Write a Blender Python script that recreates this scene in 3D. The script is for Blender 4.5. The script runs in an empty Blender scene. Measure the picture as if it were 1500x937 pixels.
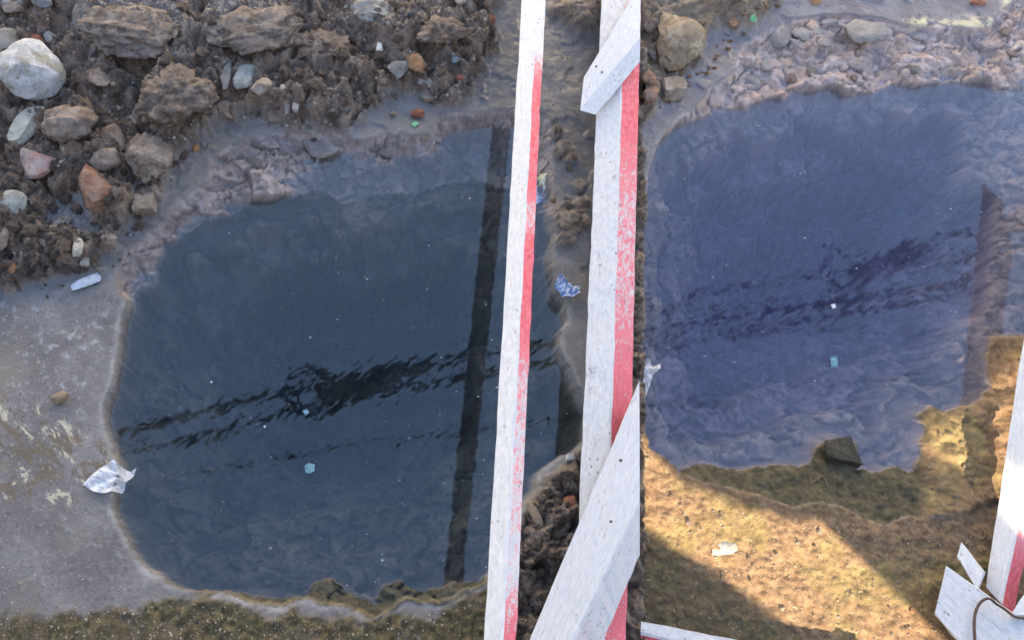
import bpy, bmesh, math, random
import numpy as np
from mathutils import Vector, Matrix

random.seed(7)
RNG = np.random.default_rng(11)
scene = bpy.context.scene
COL = scene.collection

# ------------------------------------------------------------------ camera
CAM_H = 1.8
F_PX, CX, CY = 1159.0, 520.0, 468.5          # focal length and principal point in photograph pixels
PITCH = math.radians(65.6)
cam_data = bpy.data.cameras.new("camera")
cam = bpy.data.objects.new("camera", cam_data)
COL.objects.link(cam)
cam.location = (0, 0, CAM_H)
cam.rotation_euler = (math.pi / 2 - PITCH, 0, 0)
cam_data.sensor_width = 36.0
cam_data.lens = F_PX * 36.0 / 1500.0
cam_data.shift_x = (750.0 - CX) / 1500.0
cam_data.clip_start = 0.02
cam_data.clip_end = 300.0
scene.camera = cam

# ------------------------------------------------------------------ daylight
SUN_EL = math.radians(27.0)
SUN_H = Vector((0.10, -0.995, 0.0)).normalized()            # horizontal direction towards the sun
world = bpy.data.worlds.new("World")
scene.world = world
world.use_nodes = True
wn = world.node_tree.nodes
bg = wn["Background"]
sky = wn.new("ShaderNodeTexSky")
sky.sky_type = 'NISHITA'
sky.sun_disc = False
sky.sun_elevation = SUN_EL
sky.sun_rotation = math.atan2(SUN_H.x, SUN_H.y)
sky.air_density = 1.0
sky.dust_density = 1.4
sky.ozone_density = 1.0
world.node_tree.links.new(sky.outputs[0], bg.inputs[0])
bg.inputs[1].default_value = 0.12
sun_d = bpy.data.lights.new("sun", 'SUN')
sun_d.energy = 4.2
sun_d.angle = math.radians(0.5)
sun_d.color = (1.0, 0.80, 0.56)
sun = bpy.data.objects.new("sun", sun_d)
COL.objects.link(sun)
to_sun = Vector((SUN_H.x * math.cos(SUN_EL), SUN_H.y * math.cos(SUN_EL), math.sin(SUN_EL)))
sun.rotation_euler = (-to_sun).to_track_quat('-Z', 'Y').to_euler()
sun.location = to_sun * 20
vs = scene.view_settings
vs.view_transform = 'Standard'
vs.look = 'None'
vs.gamma = 1.0
vs.exposure = 2.2
scene.render.engine = 'CYCLES'
scene.cycles.use_denoising = True
scene.cycles.max_bounces = 8
scene.cycles.transparent_max_bounces = 12

# ------------------------------------------------------------------ pixel <-> world
_F = np.array([0.0, math.cos(PITCH), -math.sin(PITCH)])
_U = np.array([0.0, math.sin(PITCH), math.cos(PITCH)])


def ray(u, v):
    return np.array([(u - CX) / F_PX, 0, 0]) - (v - CY) / F_PX * _U + _F


def W(u, v, z=0.0):
    """world point seen at pixel (u, v) of the photograph at height z"""
    d = ray(u, v)
    k = (z - CAM_H) / d[2]
    return Vector((d[0] * k, d[1] * k, z))


def to_px(x, y, z=0.0):
    q = (z - CAM_H)
    depth = y * _F[1] + q * _F[2]
    yc = y * _U[1] + q * _U[2]
    depth = np.maximum(depth, 0.05)
    return CX + F_PX * x / depth, CY - F_PX * yc / depth


def mpp(u, v, z=0.0):
    p = W(u, v, z)
    return float(np.dot(np.array(p) - np.array([0, 0, CAM_H]), _F)) / F_PX

# ------------------------------------------------------------------ noise (numpy)
def _hash(ix, iy, seed):
    h = (ix.astype(np.int64) * 374761393 + iy.astype(np.int64) * 668265263 + seed * 974711) & 0xffffffff
    h = ((h ^ (h >> 13)) * 1274126177) & 0xffffffff
    h = (h ^ (h >> 16)) & 0xffffffff
    h = (h * 2246822519) & 0xffffffff
    h = h ^ (h >> 15)
    return (h & 0xffffff) / float(0x1000000)


def gn(x, y, seed=0):
    x0, y0 = np.floor(x), np.floor(y)
    fx, fy = x - x0, y - y0
    sx, sy = fx * fx * fx * (fx * (fx * 6 - 15) + 10), fy * fy * fy * (fy * (fy * 6 - 15) + 10)

    def g(ix, iy, dx, dy):
        a = _hash(ix, iy, seed) * 2 * np.pi
        return np.cos(a) * dx + np.sin(a) * dy
    a = g(x0, y0, fx, fy)
    b = g(x0 + 1, y0, fx - 1, fy)
    c = g(x0, y0 + 1, fx, fy - 1)
    d = g(x0 + 1, y0 + 1, fx - 1, fy - 1)
    return 1.5 * ((a + (b - a) * sx) * (1 - sy) + (c + (d - c) * sx) * sy)


def fbm(x, y, size, octaves=4, seed=0, gain=0.5):
    out, amp, f = 0, 1.0, 1.0 / size
    for o in range(octaves):
        out = out + amp * gn(x * f, y * f, seed + o * 17)
        amp *= gain
        f *= 2.03
    return out


def worley(x, y, size, seed=0, jitter=0.9):
    """F1, F2 (in cells) and the random number of the nearest cell"""
    x, y = x / size, y / size
    x0, y0 = np.floor(x), np.floor(y)
    f1 = np.full(x.shape, 9.0)
    f2 = np.full(x.shape, 9.0)
    rid = np.zeros(x.shape)
    for i in (-1, 0, 1):
        for j in (-1, 0, 1):
            cx, cy = x0 + i, y0 + j
            px = cx + 0.5 + jitter * (_hash(cx, cy, seed) - 0.5)
            py = cy + 0.5 + jitter * (_hash(cx, cy, seed + 5) - 0.5)
            d = np.hypot(px - x, py - y)
            near = d < f1
            f2 = np.where(near, f1, np.minimum(f2, d))
            rid = np.where(near, _hash(cx, cy, seed + 9), rid)
            f1 = np.where(near, d, f1)
    return f1, f2, rid


def sst(a, b, x):
    t = np.clip((x - a) / (b - a), 0, 1)
    return t * t * (3 - 2 * t)


def sdf(x, y, poly):
    """signed distance to a polygon, positive inside"""
    p = np.asarray(poly, float)
    q = np.roll(p, -1, axis=0)
    best = np.full(x.shape, 1e18)
    inside = np.zeros(x.shape, bool)
    for (ax, ay), (bx, by) in zip(p, q):
        dx, dy = bx - ax, by - ay
        L = dx * dx + dy * dy
        if L < 1e-14:
            continue
        t = np.clip(((x - ax) * dx + (y - ay) * dy) / L, 0, 1)
        best = np.minimum(best, (x - ax - t * dx) ** 2 + (y - ay - t * dy) ** 2)
        c = (ay > y) != (by > y)
        if dy != 0:
            inside ^= c & (x < dx * (y - ay) / dy + ax)
    d = np.sqrt(best)
    return np.where(inside, d, -d)


def wpoly(px):
    return [tuple(W(u, v)[:2]) for u, v in px]

# ------------------------------------------------------------------ node materials
class NT:
    def __init__(self, name):
        self.m = bpy.data.materials.new(name)
        self.m.use_nodes = True
        self.t = self.m.node_tree
        self.n = self.t.nodes
        self.b = self.n["Principled BSDF"]
        self.out = self.n["Material Output"]
        self.tc = self.n.new("ShaderNodeTexCoord")
        self.obj = self.tc.outputs["Object"]

    def link(self, a, b):
        self.t.links.new(a, b)

    def put(self, sock, v):
        if hasattr(v, "links") or isinstance(v, bpy.types.NodeSocket):
            self.link(v, sock)
        elif isinstance(v, tuple) and len(v) == 3 and sock.type == 'RGBA':
            sock.default_value = (*v, 1)
        else:
            sock.default_value = v

    def attr(self, name):
        a = self.n.new("ShaderNodeAttribute")
        a.attribute_name = name
        return a.outputs["Fac"]

    def attrv(self, name):
        a = self.n.new("ShaderNodeAttribute")
        a.attribute_name = name
        return a.outputs["Vector"]

    def noise(self, scale, detail=4, rough=0.55, vec=None, dist=0.0):
        a = self.n.new("ShaderNodeTexNoise")
        a.inputs["Scale"].default_value = scale
        a.inputs["Detail"].default_value = detail
        a.inputs["Roughness"].default_value = rough
        a.inputs["Distortion"].default_value = dist
        self.link(vec or self.obj, a.inputs["Vector"])
        return a.outputs["Fac"]

    def voro(self, scale, vec=None, feature='F1', out="Distance"):
        a = self.n.new("ShaderNodeTexVoronoi")
        a.feature = feature
        a.inputs["Scale"].default_value = scale
        self.link(vec or self.obj, a.inputs["Vector"])
        return a.outputs[out]

    def scalev(self, s, vec=None):
        a = self.n.new("ShaderNodeMapping")
        a.inputs["Scale"].default_value = s
        self.link(vec or self.obj, a.inputs["Vector"])
        return a.outputs[0]

    def rotv(self, r, s, vec=None):
        a = self.n.new("ShaderNodeMapping")
        a.inputs["Rotation"].default_value = r
        self.link(vec or self.obj, a.inputs["Vector"])
        return self.scalev(s, a.outputs[0])

    def step(self, x, a, b):
        m = self.n.new("ShaderNodeMapRange")
        m.interpolation_type = 'SMOOTHSTEP'
        self.link(x, m.inputs["Value"])
        m.inputs["From Min"].default_value = a
        m.inputs["From Max"].default_value = b
        return m.outputs[0]

    def math(self, op, a, b=0.0):
        m = self.n.new("ShaderNodeMath")
        m.operation = op
        self.put(m.inputs[0], a)
        self.put(m.inputs[1], b)
        return m.outputs[0]

    def mix(self, f, a, b, mode='MIX'):
        m = self.n.new("ShaderNodeMix")
        m.data_type = 'RGBA'
        m.blend_type = mode
        self.put(m.inputs[0], f)
        self.put(m.inputs[6], a)
        self.put(m.inputs[7], b)
        return m.outputs[2]

    def mixf(self, f, a, b):
        m = self.n.new("ShaderNodeMix")
        self.put(m.inputs[0], f)
        self.put(m.inputs[2], a)
        self.put(m.inputs[3], b)
        return m.outputs[0]

    def bump(self, h, dist, strength=1.0, normal=None):
        m = self.n.new("ShaderNodeBump")
        m.inputs["Strength"].default_value = strength
        m.inputs["Distance"].default_value = dist
        self.link(h, m.inputs["Height"])
        if normal is not None:
            self.link(normal, m.inputs["Normal"])
        return m.outputs[0]

    def finish(self, color, rough, normal=None, spec=0.5):
        self.put(self.b.inputs["Base Color"], color)
        self.put(self.b.inputs["Roughness"], rough)
        self.put(self.b.inputs["Specular IOR Level"], spec)
        if normal is not None:
            self.link(normal, self.b.inputs["Normal"])
        return self.m


def mat_ground_left():
    k = NT("ground_left")
    n1, n2, n3 = k.noise(7, 5), k.noise(38, 5, 0.65), k.noise(260, 3, 0.7)
    c = k.mix(k.step(n1, .35, .68), (.195, .181, .175), (.292, .272, .262))
    c = k.mix(k.math('MULTIPLY', k.step(n2, .52, .66), k.attr("palez")), c, (.44, .43, .43))
    c = k.mix(k.math('MULTIPLY', k.step(k.noise(16, 5, .7), .52, .72), .55), c, (.175, .15, .145))
    c = k.mix(k.math('MULTIPLY', k.step(n3, .40, .30), .5), c, (.17, .155, .15))
    c = k.mix(k.step(k.voro(75), .13, .05), c, (.45, .44, .43))
    c = k.mix(k.math('MULTIPLY', k.step(k.noise(95, 4, .7), .54, .68), .45), c, (.36, .34, .335))
    c = k.mix(k.math('MULTIPLY', k.step(k.noise(80, 4, .7, k.rotv((0, 0, 1.1), (1, 1, 1))), .54, .68), .5), c, (.12, .11, .108))
    c = k.mix(k.math('MULTIPLY', k.step(k.noise(5, 4, .6), .54, .68), .62), c, (.27, .235, .175))
    # pale and brown mineral stains
    sv = k.rotv((0, 0, .45), (1, 1.9, 1))
    sn, st = k.noise(15, 6, .68, sv, .8), k.attr("stain")
    c = k.mix(k.math('MULTIPLY', k.math('MULTIPLY', k.step(sn, .49, .55), st), .8), c, (.20, .15, .095))
    c = k.mix(k.math('MULTIPLY', k.step(k.noise(17, 6, .72, k.rotv((0, 0, .9), (1, 1.7, 1)), .6), .56, .60), st), c, (.62, .57, .42))
    # wet film
    c = k.mix(k.attr("wet"), c, k.mix(.6, c, (.105, .10, .10)))
    # ledge of broken earth
    lc = k.mix(k.step(n2, .35, .65), (.25, .20, .185), (.47, .385, .355))
    lc = k.mix(k.step(k.noise(15, 4), .5, .7), lc, (.41, .355, .335))
    lc = k.mix(k.math('MULTIPLY', k.step(n3, .42, .30), .7), lc, (.10, .085, .08))
    lc = k.mix(k.step(k.attr('tone'), .25, .8), k.mix(.45, lc, (.15, .12, .11)), lc)
    lc = k.mix(k.math('MULTIPLY', k.attr('joint'), .55), lc, (.10, .085, .075))
    c = k.mix(k.attr("ledge"), c, lc)
    bed = k.mix(k.step(n2, .3, .7), (.058, .052, .042), (.115, .105, .088))
    bed = k.mix(k.step(k.noise(6, 4), .45, .65), bed, (.105, .09, .07))
    bed = k.mix(k.step(k.attr('tone'), .3, .75), k.mix(.55, bed, (.032, .029, .025)), bed)
    bed = k.mix(k.math('MULTIPLY', k.attr('joint'), .35), bed, (.022, .02, .018))
    c = k.mix(k.attr("bed"), c, bed)
    c = k.mix(k.math('MULTIPLY', k.attr('soak'), .62), c, (.052, .056, .058))      # soaked dark stone under water
    c = k.mix(k.math('MULTIPLY', k.attr('rim'), .75), c, (.47, .46, .44))      # pale tide line
    # moss
    mo = k.mix(k.step(k.noise(60, 5, .7), .35, .66), (.070, .056, .025), (.19, .15, .07))
    mo = k.mix(k.step(k.noise(9, 4), .5, .68), mo, (.16, .125, .08))
    mo = k.mix(k.step(k.voro(85), .16, .06), mo, (.32, .28, .18))
    c = k.mix(k.attr("moss"), c, mo)
    refl_dark = k.mix(k.step(k.noise(60, 5, .7), .38, .66), (.022, .022, .016), (.075, .070, .045))
    c = k.mix(k.attr('reflectdark'), c, refl_dark)  # dark reflection painted as near-black colour on the bottom ledge
    # mud
    mu = k.mix(k.step(k.noise(22, 6, .65), .35, .68), (.082, .056, .041), (.37, .275, .205))
    mu = k.mix(k.math('MULTIPLY', k.step(n3, .52, .70), .55), mu, (.43, .365, .31))
    mu = k.mix(k.math('MULTIPLY', k.step(n3, .45, .33), .7), mu, (.06, .046, .038))
    mu = k.mix(k.attr("dry"), mu, k.mix(k.step(k.noise(130, 5, .75), .38, .66), (.21, .175, .15), (.52, .46, .41)))
    mu = k.mix(k.step(k.voro(110), .12, .05), mu, (.55, .50, .46))
    c = k.mix(k.attr("mud"), c, mu)
    rough = k.mixf(k.attr("wet"), k.mixf(k.attr("mud"), .82, .48), k.mixf(k.step(n2, .35, .65), .09, .32))
    h = k.math('ADD', k.math('MULTIPLY', k.noise(120, 5, .7), .6), k.math('MULTIPLY', n3, .4))
    amt = k.mixf(k.attr("mud"), k.mixf(k.attr("wet"), .0060, .0016), .009)
    bm = k.n.new("ShaderNodeBump")
    bm.inputs["Strength"].default_value = 1.0
    k.link(amt, bm.inputs["Distance"])
    k.link(h, bm.inputs["Height"])
    return k.finish(c, rough, bm.outputs[0])


def mat_ground_right():
    k = NT("ground_right")
    n1, n2, n3 = k.noise(7, 5), k.noise(38, 5, .65), k.noise(260, 3, .7)
    c = k.mix(k.step(n1, .35, .68), (.235, .212, .218), (.33, .305, .31))
    c = k.mix(k.step(n2, .55, .68), c, (.34, .32, .315))
    c = k.mix(k.math('MULTIPLY', k.step(n3, .40, .30), .5), c, (.15, .13, .13))
    c = k.mix(k.attr("wet"), c, k.mix(.5, c, (.10, .10, .115)))
    cr = k.math('MULTIPLY', k.attr("crust"), k.step(k.noise(26, 5, .7), .44, .54))
    c = k.mix(cr, c, (.68, .60, .40))
    lc = k.mix(k.step(n2, .35, .65), (.38, .30, .28), (.64, .52, .48))
    lc = k.mix(k.step(k.noise(15, 4), .46, .62), lc, (.58, .42, .34))
    lc = k.mix(k.math('MULTIPLY', k.step(n3, .42, .30), .6), lc, (.17, .145, .135))
    lc = k.mix(k.step(k.attr('tone'), .25, .8), k.mix(.35, lc, (.16, .13, .125)), lc)
    lc = k.mix(k.math('MULTIPLY', k.attr('joint'), .5), lc, (.15, .125, .115))
    c = k.mix(k.attr("ledge"), c, lc)
    c = k.mix(k.math('MULTIPLY', k.attr('soak'), .45), c, (.13, .115, .085))
    bed = k.mix(k.step(n2, .3, .7), (.19, .155, .135), (.34, .285, .25))
    bed = k.mix(k.step(k.noise(6, 4), .48, .66), bed, (.36, .28, .24))
    bed = k.mix(k.step(k.attr('tone'), .3, .75), k.mix(.5, bed, (.15, .13, .11)), bed)
    bed = k.mix(k.math('MULTIPLY', k.attr('joint'), .5), bed, (.11, .095, .08))
    c = k.mix(k.attr("bed"), c, bed)
    sa = k.mix(k.step(k.noise(48, 6, .7), .34, .66), (.150, .092, .048), (.30, .200, .112))
    sa = k.mix(k.step(k.noise(8, 4), .46, .62), sa, k.mix(k.step(n2, .35, .65), (.155, .112, .046), (.30, .225, .100)))
    sa = k.mix(k.math('MULTIPLY', k.step(n3, .42, .30), .45), sa, (.10, .068, .038))
    sa = k.mix(k.step(k.voro(70), .13, .06), sa, (.36, .29, .17))
    sa = k.mix(k.attr("moss_shadepaint"), sa, k.mix(k.step(k.noise(60, 5, .7), .35, .66), (.052, .044, .022), (.125, .102, .055)))  # mossy earth painted darker where the sunlit patch ends
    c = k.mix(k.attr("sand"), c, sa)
    mu = k.mix(k.step(k.noise(22, 6, .65), .35, .68), (.13, .10, .07), (.31, .25, .185))
    mu = k.mix(k.math('MULTIPLY', k.step(n3, .52, .66), .6), mu, (.34, .24, .15))
    c = k.mix(k.attr("mud"), c, mu)
    rough = k.mixf(k.attr("wet"), .85, k.mixf(k.step(n2, .35, .65), .18, .45))
    h = k.math('ADD', k.math('MULTIPLY', k.noise(120, 5, .7), .6), k.math('MULTIPLY', n3, .4))
    amt = k.mixf(k.attr("sand"), k.mixf(k.attr("wet"), .004, .0015), .0032)
    bm = k.n.new("ShaderNodeBump")
    k.link(amt, bm.inputs["Distance"])
    k.link(h, bm.inputs["Height"])
    return k.finish(c, rough, bm.outputs[0])


def mat_water(name, ior, silt, silt_col, absorb, density, wave=.00019):
    """clear water: mirror by Fresnel over a transparent face, a little silt, absorption with depth"""
    k = NT(name)
    k.n.remove(k.b)
    v1 = k.rotv((0, 0, -.75), (1.0, 2.3, 1))
    h = k.math('ADD', k.noise(26, 1, .4, v1, .5), k.math('MULTIPLY', k.noise(9, 1, .4, v1, .3), 1.5))
    patch = k.mixf(k.step(k.noise(2.2, 2), .35, .65), .5, 1.0)
    nb = k.n.new("ShaderNodeBump")
    nb.inputs["Strength"].default_value = 1.0
    k.link(k.math('MULTIPLY', patch, wave), nb.inputs["Distance"])
    k.link(h, nb.inputs["Height"])
    fr = k.n.new("ShaderNodeFresnel")
    fr.inputs["IOR"].default_value = ior
    k.link(nb.outputs[0], fr.inputs["Normal"])
    tr = k.n.new("ShaderNodeBsdfTransparent")
    df = k.n.new("ShaderNodeBsdfDiffuse")
    df.inputs["Color"].default_value = (*silt_col, 1)
    m1 = k.n.new("ShaderNodeMixShader")
    m1.inputs[0].default_value = silt
    k.link(tr.outputs[0], m1.inputs[1])
    k.link(df.outputs[0], m1.inputs[2])
    gl = k.n.new("ShaderNodeBsdfGlossy")
    gl.inputs["Roughness"].default_value = 0.0
    gl.inputs["Color"].default_value = (1, 1, 1, 1)
    k.link(nb.outputs[0], gl.inputs["Normal"])
    m2 = k.n.new("ShaderNodeMixShader")
    geo = k.n.new("ShaderNodeNewGeometry")          # the air side mirrors; from below the face stays clear
    k.link(k.mixf(geo.outputs["Backfacing"], fr.outputs[0], .07), m2.inputs[0])
    k.link(m1.outputs[0], m2.inputs[1])
    k.link(gl.outputs[0], m2.inputs[2])
    k.link(m2.outputs[0], k.out.inputs["Surface"])
    if density:
        va = k.n.new("ShaderNodeVolumeAbsorption")
        va.inputs["Color"].default_value = (*absorb, 1)
        va.inputs["Density"].default_value = density
        k.link(va.outputs[0], k.out.inputs["Volume"])
    return k.m


def mat_rock(name, c1, c2, c3=None, mud=0.3, rough=.8, scale=1.0, speck=(.5, .48, .45)):
    k = NT(name)
    oi = k.n.new("ShaderNodeObjectInfo")
    off = k.n.new("ShaderNodeVectorMath")
    off.operation = 'MULTIPLY_ADD'
    off.inputs[1].default_value = (37, 37, 37)
    comb = k.n.new("ShaderNodeCombineXYZ")
    k.link(oi.outputs["Random"], comb.inputs[0])
    k.link(oi.outputs["Random"], comb.inputs[1])
    k.link(comb.outputs[0], off.inputs[0])
    k.link(k.obj, off.inputs[2])
    v = off.outputs[0]
    c = k.mix(k.step(k.noise(24 * scale, 5, .65, v), .36, .64), c1, c2)
    if c3:
        c = k.mix(k.step(k.noise(13 * scale, 4, .6, v), .52, .62), c, c3)
    c = k.mix(k.math('MULTIPLY', k.step(k.voro(190 * scale, v), .22, .10), .6), c, speck)
    c = k.mix(k.math('MULTIPLY', k.step(k.noise(230 * scale, 3, .7, v), .44, .32), .55), c, (c1[0] * .4, c1[1] * .38, c1[2] * .36))
    if mud:
        c = k.mix(k.math('MULTIPLY', k.step(k.noise(30 * scale, 5, .7, v), .50, .66), mud), c, (.13, .10, .08))
    h = k.math('ADD', k.noise(60 * scale, 5, .7, v), k.math('MULTIPLY', k.noise(280 * scale, 3, .7, v), .4))
    return k.finish(c, rough, k.bump(h, .010 / scale))


def mat_plain(name, c, rough=.6, var=.25, scale=60, bump=.001, spec=.5):
    k = NT(name)
    col = k.mix(k.step(k.noise(scale, 4, .6), .35, .65), tuple(x * (1 - var) for x in c), tuple(min(1, x * (1 + var)) for x in c))
    return k.finish(col, rough, k.bump(k.noise(scale * 2, 4, .6), bump), spec)


def mat_paint(name):
    """brushed white paint on sawn timber; where the attribute red is high the paint is red"""
    k = NT(name)
    bp = k.attrv("bp")
    grain = k.noise(1.0, 5, .6, k.scalev((9, 130, 1), bp))
    blot = k.noise(1.0, 5, .65, k.scalev((55, 75, 1), bp))
    fine = k.noise(1.0, 3, .7, k.scalev((420, 420, 1), bp))
    wht = k.mix(k.step(blot, .30, .70), (.66, .66, .665), (.80, .80, .80))
    wht = k.mix(k.math('MULTIPLY', k.step(grain, .44, .30), .38), wht, (.45, .44, .43))
    red = k.mix(k.step(blot, .35, .65), (.80, .085, .115), (.86, .21, .25))
    r = k.attr("red")
    rf = k.step(k.math('ADD', r, k.math('ADD', k.math('MULTIPLY', k.math('SUBTRACT', blot, .5), 1.5), k.math('MULTIPLY', k.math('SUBTRACT', fine, .5), 1.3))), .30, .66)
    c = k.mix(rf, wht, red)
    # scuffs, mud splashes and bare wood
    sp = k.voro(1.0, k.scalev((55, 95, 1), bp))
    dirt = k.math('MULTIPLY', k.step(sp, .27, .10), k.step(k.noise(1.0, 3, .6, k.scalev((9, 18, 1), bp)), .53, .60))
    c = k.mix(k.math('MULTIPLY', dirt, .8), c, (.13, .11, .10))
    scr = k.noise(1.0, 3, .5, k.scalev((26, 420, 1), bp), .3)
    c = k.mix(k.math('MULTIPLY', k.step(scr, .34, .27), .65), c, (.24, .21, .20))
    c = k.mix(k.math('MULTIPLY', k.step(k.noise(1.0, 5, .75, k.scalev((24, 60, 1), bp)), .62, .68), .75), c, (.40, .34, .285))
    h = k.math('ADD', grain, k.math('MULTIPLY', blot, .4))
    return k.finish(c, .62, k.bump(h, .0012))


def mat_wood_dark(name, c1=(.07, .05, .034), c2=(.17, .12, .08)):
    k = NT(name)
    bp = k.attrv("bp")
    grain = k.noise(1.0, 5, .6, k.scalev((6, 120, 1), bp))
    c = k.mix(k.step(grain, .35, .65), c1, c2)
    return k.finish(c, .8, k.bump(grain, .0015))


M_LEFT, M_RIGHT = mat_ground_left(), mat_ground_right()
M_WATER = mat_water("pit_water", 1.86, .030, (.21, .28, .36), (.30, .60, .80), 1.5)
M_WATER_R = mat_water("silty_pit_water", 1.78, .12, (.27, .30, .52), (.36, .43, .82), 3.4)
M_PUDDLE = mat_water("puddle_water", 1.7, .0, (.1, .1, .1), (1, 1, 1), 0)
M_PAINT = mat_paint("white_and_red_paint")
M_RAW = mat_wood_dark("raw_dark_wood")
M_RAW_LIT = mat_wood_dark("raw_wood_bounce_lit", (.30, .22, .12), (.52, .40, .24))  # lighter raw wood, bounce from the sunlit ground painted into the underside
ROCK = {
    'white': mat_rock("white_rock", (.50, .50, .50), (.78, .78, .77), (.40, .38, .31), .22),
    'pale': mat_rock("pale_rock", (.38, .39, .34), (.58, .59, .53), None, .42),
    'concrete': mat_rock("concrete_rubble", (.27, .26, .23), (.52, .51, .46), (.20, .18, .15), .35, scale=.9, speck=(.62, .62, .58)),
    'brown': mat_rock("brown_rock", (.18, .13, .10), (.40, .32, .26), (.26, .20, .15), .5),
    'speckled': mat_rock("speckled_rock", (.20, .145, .11), (.47, .38, .30), (.31, .24, .185), .4),
    'brick': mat_rock("old_brick", (.27, .125, .075), (.38, .24, .18), (.33, .26, .215), .45),
    'pink': mat_rock("pink_rock", (.45, .24, .21), (.52, .42, .39), (.34, .30, .28), .5),
    'tan': mat_rock("tan_rock", (.30, .235, .18), (.46, .38, .31), None, .4),
    'grey': mat_rock("grey_rock", (.17, .165, .16), (.31, .30, .29), None, .5),
    'bluegrey': mat_rock("blue_grey_rock", (.17, .20, .22), (.27, .31, .34), None, .1),
    'clod': mat_rock("mud_clod", (.125, .086, .062), (.35, .262, .20), (.22, .165, .125), .3, scale=1.3, speck=(.3, .26, .22)),
    'darkclod': mat_rock("dark_mud_clod", (.10, .074, .058), (.28, .215, .17), None, .3, scale=1.3, speck=(.22, .2, .18)),
    'dryclod': mat_rock("dry_dirt_lump", (.11, .082, .064), (.36, .295, .245), (.24, .19, .155), .25, scale=1.2, speck=(.6, .56, .5)),
    'red': mat_rock("red_pebble", (.30, .09, .05), (.46, .18, .10), None, .12, .55),
    'orange': mat_rock("orange_pebble", (.42, .20, .09), (.56, .34, .19), None, .12, .6),
    'cream': mat_rock("cream_pebble", (.48, .44, .36), (.64, .60, .50), None, .12, .6),
    'shadedblock': mat_rock("shaded_block_rock", (.028, .026, .018), (.075, .068, .045), None, .2),  # shade on the dark block painted in as a near-black tone
    'golden': mat_rock("golden_rock", (.30, .21, .125), (.52, .42, .29), (.40, .30, .20), .15),
    'bank': mat_rock("bank_stone", (.26, .225, .21), (.42, .365, .34), None, .2),
    'bankr': mat_rock("pale_bank_stone", (.30, .28, .27), (.44, .405, .375), None, .1),
    'bankp': mat_rock("pinkish_bank_stone", (.34, .25, .225), (.54, .42, .37), None, .1),
}

# ------------------------------------------------------------------ object helpers
def tag(o, label=None, cat=None, group=None, kind=None):
    if label:
        o['label'] = label
    if cat:
        o['category'] = cat
    if group:
        o['group'] = group
    if kind:
        o['kind'] = kind
    return o


def link(name, me, mat=None, parent=None, loc=(0, 0, 0)):
    o = bpy.data.objects.new(name, me)
    COL.objects.link(o)
    o.location = loc
    if mat is not None and len(me.materials) == 0:
        me.materials.append(mat)
    if parent is not None:
        o.parent = parent
    return o


def empty(name, loc):
    o = bpy.data.objects.new(name, None)
    o.empty_display_size = .05
    o.location = loc
    COL.objects.link(o)
    return o


def smooth(me):
    me.polygons.foreach_set("use_smooth", [True] * len(me.polygons))


def mesh_from(name, verts, faces, sm=False):
    me = bpy.data.meshes.new(name)
    me.from_pydata([tuple(v) for v in verts], [], faces)
    me.update()
    if sm:
        smooth(me)
    return me

# ------------------------------------------------------------------ outlines (photograph pixels)
SEAM = 938.0
LIP_L = [(371, 199), (400, 195), (430, 191), (458, 193), (483, 191), (499, 196), (531, 204), (548, 199), (566, 196), (574, 200), (590, 197),
         (612, 198), (630, 196), (635, 186), (638, 181), (645, 170), (651, 163), (680, 161), (707, 160), (750, 158), (792, 160), (812, 185), (812, 240), (816, 300), (815, 334),
         (810, 368), (813, 402), (820, 426), (832, 443), (834, 467), (823, 484), (823, 505), (829, 519), (839, 546), (847, 560), (866, 600), (864, 640),
         (842, 661), (820, 672), (789, 695), (786, 716), (768, 737), (750, 800), (728, 845), (707, 861), (689, 867), (670, 877), (646, 887), (617, 887),
         (595, 883), (585, 889), (563, 906), (550, 910), (531, 901), (510, 894), (489, 889), (470, 887), (451, 879), (438, 881), (414, 893),
         (398, 890), (373, 885), (347, 877), (323, 869), (309, 874), (288, 867), (267, 866), (256, 861), (229, 847), (213, 834), (189, 807),
         (177, 778), (161, 751), (160, 733), (168, 700), (171, 682), (160, 648), (149, 621), (149, 589), (163, 554), (168, 522), (173, 477),
         (181, 440), (169, 430), (171, 395), (187, 370), (208, 345), (240, 323), (264, 290), (303, 265), (308, 230), (335, 212)]
INNER_L = [(470, 253), (500, 277), (545, 262), (600, 258), (650, 240), (700, 232), (760, 250), (781, 285), (806, 300), (810, 334), (803, 368), (808, 402), (816, 426),
           (830, 443), (832, 467), (821, 484), (821, 505), (827, 519), (837, 546), (845, 560), (864, 600), (862, 640), (840, 659), (818, 670),
           (787, 693), (784, 714), (766, 735), (745, 795), (722, 838), (702, 850), (665, 850), (640, 862), (615, 868), (600, 860), (590, 848),
           (565, 858), (545, 872), (520, 868), (500, 858), (485, 846), (458, 850), (448, 873), (400, 878), (350, 868), (300, 864), (267, 863),
           (257, 858), (231, 845), (215, 832), (191, 806), (179, 777), (163, 750), (162, 733), (170, 700), (173, 682), (162, 648), (151, 621),
           (151, 589), (165, 554), (170, 522), (175, 477), (184, 450), (192, 417), (219, 398), (221, 380), (235, 350), (253, 339), (256, 331),
           (293, 307), (333, 302), (355, 286), (400, 280), (440, 268)]
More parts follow.
